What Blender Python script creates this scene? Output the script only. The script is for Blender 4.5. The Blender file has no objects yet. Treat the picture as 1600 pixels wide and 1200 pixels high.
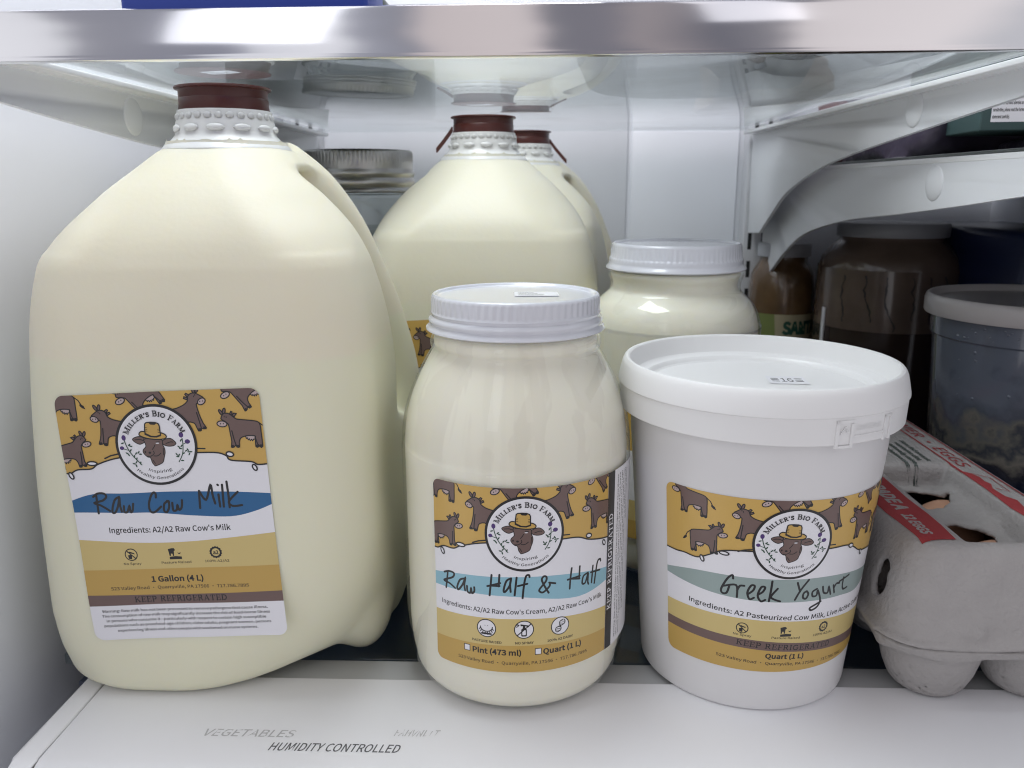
import bpy, bmesh, math, random
import numpy as np
from mathutils import Vector, Matrix
from mathutils.geometry import tessellate_polygon

random.seed(4)
S = 0.001                       # everything below is written in millimetres
scn = bpy.context.scene
COL = scn.collection

# ------------------------------------------------------------------ camera
cam_d = bpy.data.cameras.new('camera')
cam = bpy.data.objects.new('camera', cam_d)
COL.objects.link(cam)
scn.camera = cam
F, PITCH, YAW, ROLL, CH = 1256.0, .241, .033, -.003, 219.08
cam_d.sensor_fit = 'HORIZONTAL'
cam_d.sensor_width = 36.0
cam_d.lens = 36.0 * F / 1600.0
cam_d.clip_start = 0.01
cam_d.clip_end = 50
_f = Vector((-math.sin(YAW) * math.cos(PITCH), math.cos(YAW) * math.cos(PITCH), -math.sin(PITCH)))
_r = Vector((math.cos(YAW), math.sin(YAW), 0))
_u = _r.cross(_f)
_r2 = math.cos(ROLL) * _r + math.sin(ROLL) * _u
_u2 = -math.sin(ROLL) * _r + math.cos(ROLL) * _u
cam.matrix_world = Matrix(((_r2.x, _u2.x, -_f.x, 0), (_r2.y, _u2.y, -_f.y, 0), (_r2.z, _u2.z, -_f.z, CH * S), (0, 0, 0, 1)))
cam_d.dof.use_dof = True
cam_d.dof.focus_distance = 0.315
cam_d.dof.aperture_fstop = 20.0

# ------------------------------------------------------------------ world (made-up light and dark bands, placed for the shelf trim's reflections)
w = bpy.data.worlds.new('World')
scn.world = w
w.use_nodes = True
nt = w.node_tree
nt.nodes.clear()
wo = nt.nodes.new('ShaderNodeOutputWorld')
wb = nt.nodes.new('ShaderNodeBackground')
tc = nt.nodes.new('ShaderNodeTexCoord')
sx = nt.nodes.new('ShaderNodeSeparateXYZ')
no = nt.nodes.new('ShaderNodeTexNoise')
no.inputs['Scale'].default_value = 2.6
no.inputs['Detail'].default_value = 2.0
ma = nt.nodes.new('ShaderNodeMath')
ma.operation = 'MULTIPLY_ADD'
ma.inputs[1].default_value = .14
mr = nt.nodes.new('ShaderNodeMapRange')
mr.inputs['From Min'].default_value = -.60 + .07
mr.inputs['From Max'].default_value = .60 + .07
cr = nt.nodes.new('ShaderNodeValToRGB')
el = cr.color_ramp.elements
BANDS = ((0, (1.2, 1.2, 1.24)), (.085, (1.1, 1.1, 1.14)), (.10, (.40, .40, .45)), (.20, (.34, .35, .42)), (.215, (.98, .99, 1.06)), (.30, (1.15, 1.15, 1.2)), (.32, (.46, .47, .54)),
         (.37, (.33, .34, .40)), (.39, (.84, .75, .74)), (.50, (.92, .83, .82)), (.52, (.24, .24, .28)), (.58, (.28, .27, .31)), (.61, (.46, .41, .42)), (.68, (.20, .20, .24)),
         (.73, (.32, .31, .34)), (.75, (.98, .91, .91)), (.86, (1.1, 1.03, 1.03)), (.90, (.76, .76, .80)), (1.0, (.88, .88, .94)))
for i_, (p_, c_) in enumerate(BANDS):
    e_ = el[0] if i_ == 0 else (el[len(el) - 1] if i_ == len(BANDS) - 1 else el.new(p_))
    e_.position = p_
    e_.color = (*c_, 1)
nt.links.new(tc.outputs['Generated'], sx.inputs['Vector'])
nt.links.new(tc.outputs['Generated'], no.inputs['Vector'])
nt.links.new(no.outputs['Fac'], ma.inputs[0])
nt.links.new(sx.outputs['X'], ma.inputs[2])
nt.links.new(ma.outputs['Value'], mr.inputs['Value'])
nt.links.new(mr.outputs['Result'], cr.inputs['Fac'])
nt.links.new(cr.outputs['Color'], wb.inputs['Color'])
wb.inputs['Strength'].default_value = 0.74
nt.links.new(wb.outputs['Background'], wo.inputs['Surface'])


# ------------------------------------------------------------------ lamps
def area(name, loc, target, sx, sy, power, color):
    d = bpy.data.lights.new(name, 'AREA')
    d.shape = 'RECTANGLE'
    d.size, d.size_y = sx * S, sy * S
    d.energy = power
    d.color = color
    o = bpy.data.objects.new(name, d)
    COL.objects.link(o)
    o.location = Vector(loc) * S
    o.rotation_euler = (Vector(target) - Vector(loc)).to_track_quat('-Z', 'Y').to_euler()
    return o


area('refrigerator_lamp', (-120, 360, 640), (-90, 370, 0), 300, 200, 2.25, (.985, .985, 1.0))
area('refrigerator_lamp', (-10, 560, 640), (0, 560, 0), 300, 120, .5, (.985, .985, 1.0))  # second lamp, added to brighten the rear jugs and back wall
area('left_streak_fill', (-420, -700, 760), (-40, 330, 120), 240, 700, .55, (.96, .97, 1.0))  # added out of view for streak highlights and front fill
area('right_streak_fill', (330, -800, 900), (0, 330, 120), 160, 600, .22, (.97, .96, 1.0))  # unseen partner lamp, added for the highlights on the right

scn.view_settings.view_transform = 'Standard'
scn.view_settings.look = 'None'
scn.view_settings.exposure = 0.1
scn.view_settings.gamma = 1.0
scn.view_settings.use_curve_mapping = False
scn.cycles.use_denoising = True
scn.cycles.filter_width = 1.1
scn.cycles.max_bounces = 10
scn.cycles.transparent_max_bounces = 16
scn.cycles.caustics_reflective = False
scn.cycles.caustics_refractive = False
scn.cycles.sample_clamp_indirect = 4.0


# ------------------------------------------------------------------ materials
def mat(name, col, rough=.5, spec=.5, metal=0, sss=0, sssr=(1, 1, 1), sscale=4, coat=0, coat_r=.05, trans=0, ior=1.5,
        noise=None, bump=None, aniso=0):
    """Principled material; noise=(scale, amount, detail) varies the colour, bump=(scale, strength, distance mm)."""
    m = bpy.data.materials.new(name)
    m.use_nodes = True
    n = m.node_tree.nodes
    L = m.node_tree.links
    b = n['Principled BSDF']
    b.inputs['Base Color'].default_value = (*col, 1)
    b.inputs['Roughness'].default_value = rough
    b.inputs['Specular IOR Level'].default_value = spec
    b.inputs['Metallic'].default_value = metal
    b.inputs['IOR'].default_value = ior
    b.inputs['Transmission Weight'].default_value = trans
    b.inputs['Coat Weight'].default_value = coat
    b.inputs['Coat Roughness'].default_value = coat_r
    b.inputs['Anisotropic'].default_value = aniso
    if sss:
        b.inputs['Subsurface Weight'].default_value = sss
        b.inputs['Subsurface Radius'].default_value = sssr
        b.inputs['Subsurface Scale'].default_value = sscale * S
    if noise or bump:
        t = n.new('ShaderNodeTexCoord')
    if noise:
        x = n.new('ShaderNodeTexNoise')
        x.inputs['Scale'].default_value = noise[0]
        x.inputs['Detail'].default_value = noise[2] if len(noise) > 2 else 4
        L.new(t.outputs['Object'], x.inputs['Vector'])
        mx = n.new('ShaderNodeMix')
        mx.data_type = 'RGBA'
        mx.inputs['A'].default_value = (*[c * (1 - noise[1]) for c in col], 1)
        mx.inputs['B'].default_value = (*[min(1, c * (1 + noise[1])) for c in col], 1)
        L.new(x.outputs['Fac'], mx.inputs['Factor'])
        L.new(mx.outputs['Result'], b.inputs['Base Color'])
    if bump:
        y = n.new('ShaderNodeTexNoise')
        y.inputs['Scale'].default_value = bump[0]
        y.inputs['Detail'].default_value = 3
        L.new(t.outputs['Object'], y.inputs['Vector'])
        bp = n.new('ShaderNodeBump')
        bp.inputs['Strength'].default_value = bump[1]
        bp.inputs['Distance'].default_value = bump[2] * S
        L.new(y.outputs['Fac'], bp.inputs['Height'])
        L.new(bp.outputs['Normal'], b.inputs['Normal'])
    return m


def thin_glass(name, tint=(.90, .925, .925), ior=1.6, rough=0.02, smudge=True):
    m = bpy.data.materials.new(name)
    m.use_nodes = True
    n, L = m.node_tree.nodes, m.node_tree.links
    n.clear()
    o = n.new('ShaderNodeOutputMaterial')
    t = n.new('ShaderNodeBsdfTransparent')
    t.inputs['Color'].default_value = (*tint, 1)
    g = n.new('ShaderNodeBsdfGlossy')
    g.inputs['Roughness'].default_value = rough
    g.inputs['Color'].default_value = (.95, .96, .96, 1)
    fr = n.new('ShaderNodeFresnel')
    ge = n.new('ShaderNodeNewGeometry')
    io = n.new('ShaderNodeMapRange')        # the same reflectance from either side of the thin wall
    io.inputs['To Min'].default_value = ior
    io.inputs['To Max'].default_value = 1.0 / ior
    L.new(ge.outputs['Backfacing'], io.inputs['Value'])
    L.new(io.outputs['Result'], fr.inputs['IOR'])
    mx = n.new('ShaderNodeMixShader')
    L.new(fr.outputs['Fac'], mx.inputs['Fac'])
    L.new(t.outputs['BSDF'], mx.inputs[1])
    L.new(g.outputs['BSDF'], mx.inputs[2])
    last = mx.outputs['Shader']
    if smudge:      # dried splashes and wipe marks lying on the pane
        tc_ = n.new('ShaderNodeTexCoord')
        x = n.new('ShaderNodeTexNoise')
        x.inputs['Scale'].default_value = 22
        x.inputs['Detail'].default_value = 8
        r_ = n.new('ShaderNodeValToRGB')
        r_.color_ramp.elements[0].position = .52
        r_.color_ramp.elements[0].color = (0, 0, 0, 1)
        r_.color_ramp.elements[1].position = .8
        r_.color_ramp.elements[1].color = (.12, .12, .12, 1)
        d = n.new('ShaderNodeBsdfDiffuse')
        d.inputs['Color'].default_value = (.7, .72, .72, 1)
        m2 = n.new('ShaderNodeMixShader')
        L.new(tc_.outputs['Object'], x.inputs['Vector'])
        L.new(x.outputs['Fac'], r_.inputs['Fac'])
        L.new(r_.outputs['Color'], m2.inputs['Fac'])
        L.new(last, m2.inputs[1])
        L.new(d.outputs['BSDF'], m2.inputs[2])
        last = m2.outputs['Shader']
    L.new(last, o.inputs['Surface'])
    return m


def milk_mat(name, low, high, z_line, rough=.34, coat=0.0, sscale=5):
    """Milk seen through the wall of its container: the risen cream above z_line has a slightly different tint."""
    m = mat(name, low, rough=rough, spec=.38, sss=.55, sssr=(1.0, .85, .55), sscale=sscale, coat=coat, coat_r=.04)
    n, L = m.node_tree.nodes, m.node_tree.links
    b = n['Principled BSDF']
    t = n.new('ShaderNodeTexCoord')
    s = n.new('ShaderNodeSeparateXYZ')
    r = n.new('ShaderNodeMapRange')
    r.inputs['From Min'].default_value = (z_line - 1.5) * S
    r.inputs['From Max'].default_value = (z_line + 1.5) * S
    x = n.new('ShaderNodeMix')
    x.data_type = 'RGBA'
    x.inputs['A'].default_value = (*low, 1)
    x.inputs['B'].default_value = (*high, 1)
    L.new(t.outputs['Object'], s.inputs['Vector'])
    L.new(s.outputs['Z'], r.inputs['Value'])
    L.new(r.outputs['Result'], x.inputs['Factor'])
    L.new(x.outputs['Result'], b.inputs['Base Color'])
    y = n.new('ShaderNodeTexNoise')
    y.inputs['Scale'].default_value = 420
    y.inputs['Detail'].default_value = 3
    L.new(t.outputs['Object'], y.inputs['Vector'])
    bp = n.new('ShaderNodeBump')
    bp.inputs['Strength'].default_value = .12 if coat == 0 else .0
    bp.inputs['Distance'].default_value = .5 * S
    L.new(y.outputs['Fac'], bp.inputs['Height'])
    L.new(bp.outputs['Normal'], b.inputs['Normal'])
    return m


M = dict(
    liner=mat('liner_plastic', (.755, .775, .82), .42, noise=(9, .03), bump=(90, .05, .4)),
    bracket=mat('bracket_paint', (.76, .775, .80), .35, bump=(160, .04, .3)),
    rail=mat('rail_paint', (.62, .63, .66), .4),
    slot=mat('slot_shadow', (.01, .01, .012), .8),
    trim=mat('trim_metal', (.80, .80, .83), .085, metal=1, bump=(30, .04, .6)),
    chrome=mat('bright_edge', (.85, .86, .87), .15, spec=.6),
    pane=thin_glass('shelf_glass'),
    jar_wall=thin_glass('jar_wall_glass', (1, 1, 1), 1.45, .015, False),
    pane_low=thin_glass('drawer_glass', (.75, .80, .82), 1.5, .03),
    cover=mat('cover_plastic', (.80, .805, .83), .38, noise=(12, .06, 9), bump=(220, .05, .3)),
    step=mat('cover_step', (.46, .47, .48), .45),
    groove=mat('groove_dark', (.12, .12, .12), .7),  # dark line along the groove
    drawer=mat('drawer_dark', (.09, .105, .15), .5),
    print_grey=mat('print_grey', (.10, .10, .11), .5),
    worn=mat('worn_print', (.48, .48, .49), .5),
    milk=milk_mat('jug_milk', (.80, .79, .615), (.815, .77, .615), 152, .46),
    milk_far=milk_mat('jug_milk_rear', (.77, .755, .61), (.78, .75, .61), 152, .40),
    neck=mat('neck_plastic', (.84, .84, .82), .3, sss=.6, sscale=4),
    cap=mat('cap_plastic', (.085, .022, .018), .33, sss=.1, sssr=(1, .3, .2), sscale=1, noise=(40, .25)),
    cream=milk_mat('jar_cream', (.86, .84, .715), (.86, .84, .715), 121, .3, .001, 4),
    cream_far=milk_mat('jar_cream_rear', (.84, .825, .70), (.84, .825, .70), 140, .3, .001, 4),
    lid=mat('white_lid_enamel', (.63, .64, .69), .22, coat=.6, bump=(60, .03, .3)),
    tub=mat('tub_plastic', (.72, .715, .72), .33, sss=.25, sscale=3, bump=(50, .03, .4)),
    tublid=mat('tub_lid_plastic', (.79, .79, .79), .36, sss=.25, sscale=3),
    tin=mat('jar_lid_tin', (.48, .47, .45), .33, metal=1, bump=(80, .05, .3)),
    glass=mat('jar_glass', (.93, .96, .95), .03, trans=1, ior=1.45),
    filling=mat('jar_filling', (.40, .41, .43), .5, noise=(60, .5)),
    pulp=mat('carton_pulp', (.38, .365, .36), .95, spec=.1, noise=(70, .10, 8), bump=(420, .8, 1.0)),
    egg=mat('egg_shell', (.58, .33, .22), .5, sss=.2, sscale=2, noise=(120, .1)),
    red=mat('carton_red', (.34, .04, .045), .75, noise=(200, .12)),
    carton_green=mat('carton_green_print', (.09, .11, .10), .8),
    brew=mat('brown_brew', (.040, .026, .022), .12, coat=.5),
    brew_foam=mat('brown_film', (.15, .108, .085), .2, coat=.6, noise=(40, .35)),
    drip=mat('dark_drip', (.03, .02, .016), .3),
    dull_lid=mat('dull_lid', (.36, .37, .40), .4),
    salsa=mat('salsa', (.11, .062, .028), .25, coat=.6, noise=(60, .6)),
    tan_label=mat('tan_label', (.38, .33, .21), .6),
    lime=mat('lime_print', (.17, .21, .06), .6),
    forest=mat('forest_print', (.012, .07, .045), .6),
    frost=mat('frosted_plastic', (.30, .33, .38), .22, noise=(45, .35), bump=(150, .2, .5)),
    stew=mat('dark_stew', (.02, .024, .035), .3, noise=(60, .9), coat=.4),
    stew_top=mat('stew_lumps', (.16, .14, .10), .4, noise=(90, .6), bump=(80, .6, 3)),
    navy=mat('navy_haze', (.012, .022, .085), .35),
    plum=mat('plum_bag', (.050, .042, .065), .3, noise=(30, .4), bump=(45, .8, 4)),
    maroon=mat('maroon_pack', (.10, .025, .025), .4),
    boxgreen=mat('box_green', (.045, .085, .085), .55, noise=(30, .15)),
    paper=mat('paper_white', (.80, .80, .82), .5),
    olive=mat('olive_fruit', (.20, .23, .11), .4),
    blue=mat('blue_box', (.02, .06, .42), .4),
    grey_bowl=mat('grey_bowl', (.30, .29, .31), .4),
    beige=mat('beige_pack', (.66, .55, .48), .35, bump=(30, .5, 4)),
    dark_pack=mat('dark_pack', (.10, .115, .11), .4),
    beads=mat('water_beads', (.8, .85, .9), .05, trans=1, ior=1.33),
)
def deli_mat():
    m = mat('deli_wall', (.2, .2, .2), .14, coat=.6, bump=(70, .15, .5))
    n, L = m.node_tree.nodes, m.node_tree.links
    t = n.new('ShaderNodeTexCoord')
    sp = n.new('ShaderNodeSeparateXYZ')
    x = n.new('ShaderNodeTexNoise')
    x.inputs['Scale'].default_value = 38
    x.inputs['Detail'].default_value = 7
    a = n.new('ShaderNodeMath')
    a.operation = 'MULTIPLY_ADD'
    a.inputs[1].default_value = .085
    r = n.new('ShaderNodeMapRange')
    r.inputs['From Min'].default_value = .06
    r.inputs['From Max'].default_value = .17
    c = n.new('ShaderNodeValToRGB')
    e = c.color_ramp.elements  # bluish darks put the haze of the right side into the colour
    e[0].position, e[0].color = .30, (.008, .012, .028, 1)
    e[1].position, e[1].color = .80, (.10, .115, .15, 1)
    for p_, c_ in ((.40, (.018, .018, .026, 1)), (.47, (.15, .14, .12, 1)), (.53, (.035, .040, .052, 1)), (.58, (.12, .115, .10, 1)), (.66, (.055, .065, .088, 1))):
        e.new(p_).color = c_
    L.new(t.outputs['Object'], sp.inputs['Vector'])
    L.new(t.outputs['Object'], x.inputs['Vector'])
    L.new(x.outputs['Fac'], a.inputs[0])
    L.new(sp.outputs['Z'], a.inputs[2])
    L.new(a.outputs['Value'], r.inputs['Value'])
    L.new(r.outputs['Result'], c.inputs['Fac'])
    L.new(c.outputs['Color'], n['Principled BSDF'].inputs['Base Color'])
    return m


M['deli'] = deli_mat()


def add_film(m, z0, col):
    n, L = m.node_tree.nodes, m.node_tree.links
    b = n['Principled BSDF']
    src = b.inputs['Base Color'].links[0].from_socket
    t = n.new('ShaderNodeTexCoord')
    mp_ = n.new('ShaderNodeMapping')
    mp_.inputs['Scale'].default_value = (1, 1, .22)
    x = n.new('ShaderNodeTexNoise')
    x.inputs['Scale'].default_value = 55
    x.inputs['Detail'].default_value = 3
    x.inputs['Distortion'].default_value = .6
    sp = n.new('ShaderNodeSeparateXYZ')
    a = n.new('ShaderNodeMapRange')
    a.inputs['From Min'].default_value = .50
    a.inputs['From Max'].default_value = .53
    z = n.new('ShaderNodeMapRange')
    z.inputs['From Min'].default_value = (z0 - 12) * S
    z.inputs['From Max'].default_value = (z0 + 8) * S
    mu = n.new('ShaderNodeMath')
    mu.operation = 'MULTIPLY'
    mx = n.new('ShaderNodeMix')
    mx.data_type = 'RGBA'
    mx.inputs['B'].default_value = (*col, 1)
    L.new(t.outputs['Object'], mp_.inputs['Vector'])
    L.new(mp_.outputs['Vector'], x.inputs['Vector'])
    L.new(t.outputs['Object'], sp.inputs['Vector'])
    L.new(x.outputs['Fac'], a.inputs['Value'])
    L.new(sp.outputs['Z'], z.inputs['Value'])
    L.new(a.outputs['Result'], mu.inputs[0])
    L.new(z.outputs['Result'], mu.inputs[1])
    L.new(mu.outputs['Value'], mx.inputs['Factor'])
    L.new(src, mx.inputs['A'])
    L.new(mx.outputs['Result'], b.inputs['Base Color'])


add_film(M['cream'], 112, (.815, .79, .67))
# label inks
INK = dict(
    white=mat('label_white', (.80, .80, .84), .32, coat=.12, coat_r=.2, bump=(50, .10, .5)),
    gold=mat('label_gold', (.60, .385, .10), .32, coat=.12, coat_r=.2, bump=(50, .10, .5)),
    sand=mat('label_sand', (.62, .49, .20), .32, coat=.12, coat_r=.2, bump=(50, .10, .5)),
    amber=mat('label_amber', (.53, .345, .09), .32, coat=.12, coat_r=.2, bump=(50, .10, .5)),
    brown=mat('label_brown', (.155, .098, .088), .35, coat=.2, coat_r=.2, bump=(50, .10, .5)),
    black=mat('label_black', (.012, .011, .013), .35, coat=.2, coat_r=.2),
    blue=mat('label_blue', (.018, .12, .29), .32, coat=.12, coat_r=.2, bump=(50, .10, .5)),
    sky=mat('label_sky', (.27, .50, .60), .32, coat=.12, coat_r=.2, bump=(50, .10, .5)),
    sage=mat('label_sage', (.30, .38, .37), .32, coat=.12, coat_r=.2, bump=(50, .10, .5)),
    pink=mat('label_pink', (.50, .40, .39), .35),
    straw=mat('label_straw', (.56, .36, .10), .35),
    purple=mat('label_purple', (.075, .035, .17), .35),
    leaf=mat('label_leaf', (.02, .07, .04), .35),
)
INK_NAMES = list(INK)


# ------------------------------------------------------------------ mesh helpers
def new_obj(name, me, parent=None, kind=None, label=None, cat=None, group=None):
    o = bpy.data.objects.new(name, me)
    COL.objects.link(o)
    if parent is not None:
        o.parent = parent
    tag(o, label, cat, group, kind)
    return o


def tag(o, label=None, cat=None, group=None, kind=None):
    if label: o['label'] = label
    if cat: o['category'] = cat
    if group: o['group'] = group
    if kind: o['kind'] = kind


def thing(name, loc, label, cat, group=None, rz=0.0):
    o = bpy.data.objects.new(name, None)
    o.empty_display_size = .01
    COL.objects.link(o)
    o.location = Vector(loc) * S
    o.rotation_euler.z = rz
    tag(o, label, cat, group)
    return o


def mesh(name, verts, faces, mats, idx=None, smooth=False):
    me = bpy.data.meshes.new(name)
    v = np.asarray(verts, float) * S
    me.from_pydata([tuple(p) for p in v], [], [tuple(f) for f in faces])
    for m in (mats if isinstance(mats, (list, tuple)) else [mats]):
        me.materials.append(m)
    if idx is not None:
        me.polygons.foreach_set('material_index', np.asarray(idx, dtype=np.int32))
    if smooth:
        me.polygons.foreach_set('use_smooth', np.ones(len(me.polygons), dtype=bool))
    me.update()
    return me


def smooth_by_angle(me, deg=35):
    me.polygons.foreach_set('use_smooth', np.ones(len(me.polygons), dtype=bool))
    bm = bmesh.new()
    bm.from_mesh(me)
    a = math.radians(deg)
    for e in bm.edges:
        if len(e.link_faces) == 2 and e.calc_face_angle(0) > a:
            e.smooth = False
    bm.to_mesh(me)
    bm.free()


def box_bm(bm, x0, x1, y0, y1, z0, z1, bev=0, seg=3):
    r = bmesh.ops.create_cube(bm, size=1)
    vs = r['verts']
    for v in vs:
        v.co = Vector(((x0 + x1) / 2 + v.co.x * (x1 - x0), (y0 + y1) / 2 + v.co.y * (y1 - y0), (z0 + z1) / 2 + v.co.z * (z1 - z0)))
    if bev:
        es = list({e for v in vs for e in v.link_edges})
        bmesh.ops.bevel(bm, geom=es, offset=bev, segments=seg, profile=.5, affect='EDGES')


def bm_mesh(name, bm, m, ang=35):
    for v in bm.verts:
        v.co *= S
    bmesh.ops.recalc_face_normals(bm, faces=bm.faces[:])
    me = bpy.data.meshes.new(name)
    bm.to_mesh(me)
    bm.free()
    for mm in (m if isinstance(m, (list, tuple)) else [m]):
        me.materials.append(mm)
    smooth_by_angle(me, ang)
    return me


def box(name, x0, x1, y0, y1, z0, z1, m, bev=0, parent=None, **k):
    bm = bmesh.new()
    box_bm(bm, x0, x1, y0, y1, z0, z1, bev)
    return new_obj(name, bm_mesh(name, bm, m), parent, **k)


def slab_profile(name, pts, axis, a0, a1, m, bev=0, parent=None, **k):
    """Extrude a polygon. axis 'x': pts are (y, z), extruded from x=a0 to a1; axis 'z': pts are (x, y)."""
    bm = bmesh.new()
    def co(p, a):
        return (a, p[0], p[1]) if axis == 'x' else ((p[0], a, p[1]) if axis == 'y' else (p[0], p[1], a))
    lo = [bm.verts.new(co(p, a0)) for p in pts]
    hi = [bm.verts.new(co(p, a1)) for p in pts]
    n = len(pts)
    f0 = bm.faces.new(lo)
    f1 = bm.faces.new(hi[::-1])
    for i in range(n):
        bm.faces.new((lo[i], lo[(i + 1) % n], hi[(i + 1) % n], hi[i]))
    if bev:
        es = list(set(f0.edges) | set(f1.edges))
        bmesh.ops.bevel(bm, geom=es, offset=bev, segments=3, profile=.5, affect='EDGES')
    return new_obj(name, bm_mesh(name, bm, m, 40), parent, **k)


def spline(pts, n=6, closed=False):
    """Catmull-Rom through pts."""
    P = [np.asarray(p, float) for p in pts]
    if len(P) < 3:
        return [tuple(p) for p in P]
    out = []
    N = len(P)
    for i in range(N if closed else N - 1):
        if closed:
            p0, p1, p2, p3 = P[i - 1], P[i], P[(i + 1) % N], P[(i + 2) % N]
        else:
            p0, p1, p2, p3 = P[max(i - 1, 0)], P[i], P[i + 1], P[min(i + 2, N - 1)]
        for k in range(n):
            t = k / n
            out.append(tuple(.5 * (2 * p1 + (p2 - p0) * t + (2 * p0 - 5 * p1 + 4 * p2 - p3) * t * t + (3 * p1 - p0 - 3 * p2 + p3) * t ** 3)))
    if not closed:
        out.append(tuple(P[-1]))
    return out


def lathe(name, prof, m, seg=96, rib=None, parent=None, loc=(0, 0, 0), ang=40, idx=None, **k):
    """Revolve (r, z) pairs round z. rib(r, z, theta) -> r."""
    v, f, mi = [], [], []
    n = len(prof)
    for i in range(seg):
        t = 2 * math.pi * i / seg
        for r, z in prof:
            rr = rib(r, z, t) if rib else r
            v.append((rr * math.cos(t), rr * math.sin(t), z))
    for i in range(seg):
        a, b = i * n, ((i + 1) % seg) * n
        for j in range(n - 1):
            if prof[j][0] < 1e-6 and prof[j + 1][0] < 1e-6:
                continue
            f.append((a + j, b + j, b + j + 1, a + j + 1))
            if idx: mi.append(idx(j))
    me = mesh(name, v, f, m, mi if idx else None)
    bm = bmesh.new()
    bm.from_mesh(me)
    bmesh.ops.remove_doubles(bm, verts=bm.verts[:], dist=1e-7)
    bm.to_mesh(me)
    bm.free()
    smooth_by_angle(me, ang)
    o = new_obj(name, me, parent, **k)
    o.location = Vector(loc) * S
    return o


def surface_nets(fn, lo, hi, h):
    """Mesh the zero level of fn(X, Y, Z) on a regular grid."""
    ax = [np.arange(a, b + h, h) for a, b in zip(lo, hi)]
    X, Y, Z = np.meshgrid(*ax, indexing='ij')
    V = fn(X, Y, Z)
    nx, ny, nz = V.shape
    neg = V < 0
    cs = [(i, j, k) for i in (0, 1) for j in (0, 1) for k in (0, 1)]
    def sub(A, c):
        return A[c[0]:nx - 1 + c[0], c[1]:ny - 1 + c[1], c[2]:nz - 1 + c[2]]
    cnt = sum(sub(neg, c).astype(np.int8) for c in cs)
    act = (cnt > 0) & (cnt < 8)
    ids = -np.ones(act.shape, dtype=np.int64)
    ii = np.argwhere(act)
    ids[act] = np.arange(len(ii))
    acc = np.zeros((len(ii), 3))
    num = np.zeros(len(ii))
    val = {c: sub(V, c)[act] for c in cs}
    for a in range(3):
        for c in cs:
            if c[a] == 1:
                continue
            d = list(c)
            d[a] = 1
            d = tuple(d)
            va, vb = val[c], val[d]
            x = (va < 0) != (vb < 0)
            t = np.where(x, va / np.where(x, va - vb, 1), 0)
            p = np.tile(np.array(c, float), (len(ii), 1))
            p[:, a] += t
            acc += np.where(x[:, None], p, 0)
            num += x
    P = (ii + acc / num[:, None]) * h + np.array([a[0] for a in ax])
    faces = []
    for a in range(3):
        b, c = (a + 1) % 3, (a + 2) % 3
        s0 = [slice(None)] * 3
        s1 = [slice(None)] * 3
        s0[a], s1[a] = slice(0, -1), slice(1, None)
        n0, n1 = neg[tuple(s0)], neg[tuple(s1)]
        e = np.argwhere(n0 != n1)
        ok = (e[:, b] > 0) & (e[:, c] > 0) & (e[:, b] < V.shape[b] - 1) & (e[:, c] < V.shape[c] - 1)
        e = e[ok]
        q = []
        for db, dc in ((-1, -1), (0, -1), (0, 0), (-1, 0)):
            g = e.copy()
            g[:, b] += db
            g[:, c] += dc
            q.append(ids[g[:, 0], g[:, 1], g[:, 2]])
        q = np.stack(q, 1)
        flip = ~n0[e[:, 0], e[:, 1], e[:, 2]]
        q[flip] = q[flip][:, ::-1]
        faces.append(q)
    return P, np.concatenate(faces)


def nets_mesh(name, fn, lo, hi, h, m):
    P, Fc = surface_nets(fn, lo, hi, h)
    return mesh(name, P, Fc.tolist(), m, smooth=True)


def smin(a, b, k):
    h = np.clip(.5 + .5 * (b - a) / k, 0, 1)
    return b + (a - b) * h - k * h * (1 - h)


def smax(a, b, k):
    return -smin(-a, -b, k)


def seg_dist(px, py, pz, a, b):
    a, b = np.asarray(a, float), np.asarray(b, float)
    d = b - a
    t = np.clip(((px - a[0]) * d[0] + (py - a[1]) * d[1] + (pz - a[2]) * d[2]) / (d @ d), 0, 1)
    return np.sqrt((px - a[0] - t * d[0]) ** 2 + (py - a[1] - t * d[1]) ** 2 + (pz - a[2] - t * d[2]) ** 2)


# ------------------------------------------------------------------ flat artwork (labels and print)
FONT_CACHE = {}
try:        # the sans-serif that ships with Blender; the built-in one otherwise
    import os
    SANS = bpy.data.fonts.load(os.path.join(bpy.utils.system_resource('DATAFILES'), 'fonts', 'Noto Sans CJK Regular.woff2'))
except Exception:
    SANS = None


FONT_K = 1.0


def font_tris(s, bold=0.0):
    key = (s, bold)
    if key in FONT_CACHE:
        return FONT_CACHE[key]
    c = bpy.data.curves.new('lettering', 'FONT')
    c.body = s
    if SANS:
        c.font = SANS
    c.resolution_u = 3
    c.offset = 0
    c.offset = (bold * 1.3 + .010) * FONT_K
    o = bpy.data.objects.new('lettering', c)
    COL.objects.link(o)
    dg = bpy.context.evaluated_depsgraph_get()
    me = o.evaluated_get(dg).to_mesh()
    me.calc_loop_triangles()
    V = np.array([v.co[:2] for v in me.vertices]) if len(me.vertices) else np.zeros((0, 2))
    T = np.array([t.vertices[:] for t in me.loop_triangles], dtype=int).reshape(-1, 3)
    o.evaluated_get(dg).to_mesh_clear()
    bpy.data.objects.remove(o)
    bpy.data.curves.remove(c)
    FONT_CACHE[key] = (V, T)
    return V, T


_hv = font_tris('H')[0]
CAP_H = float(_hv[:, 1].max() - _hv[:, 1].min())
FONT_K = CAP_H / .73


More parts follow.
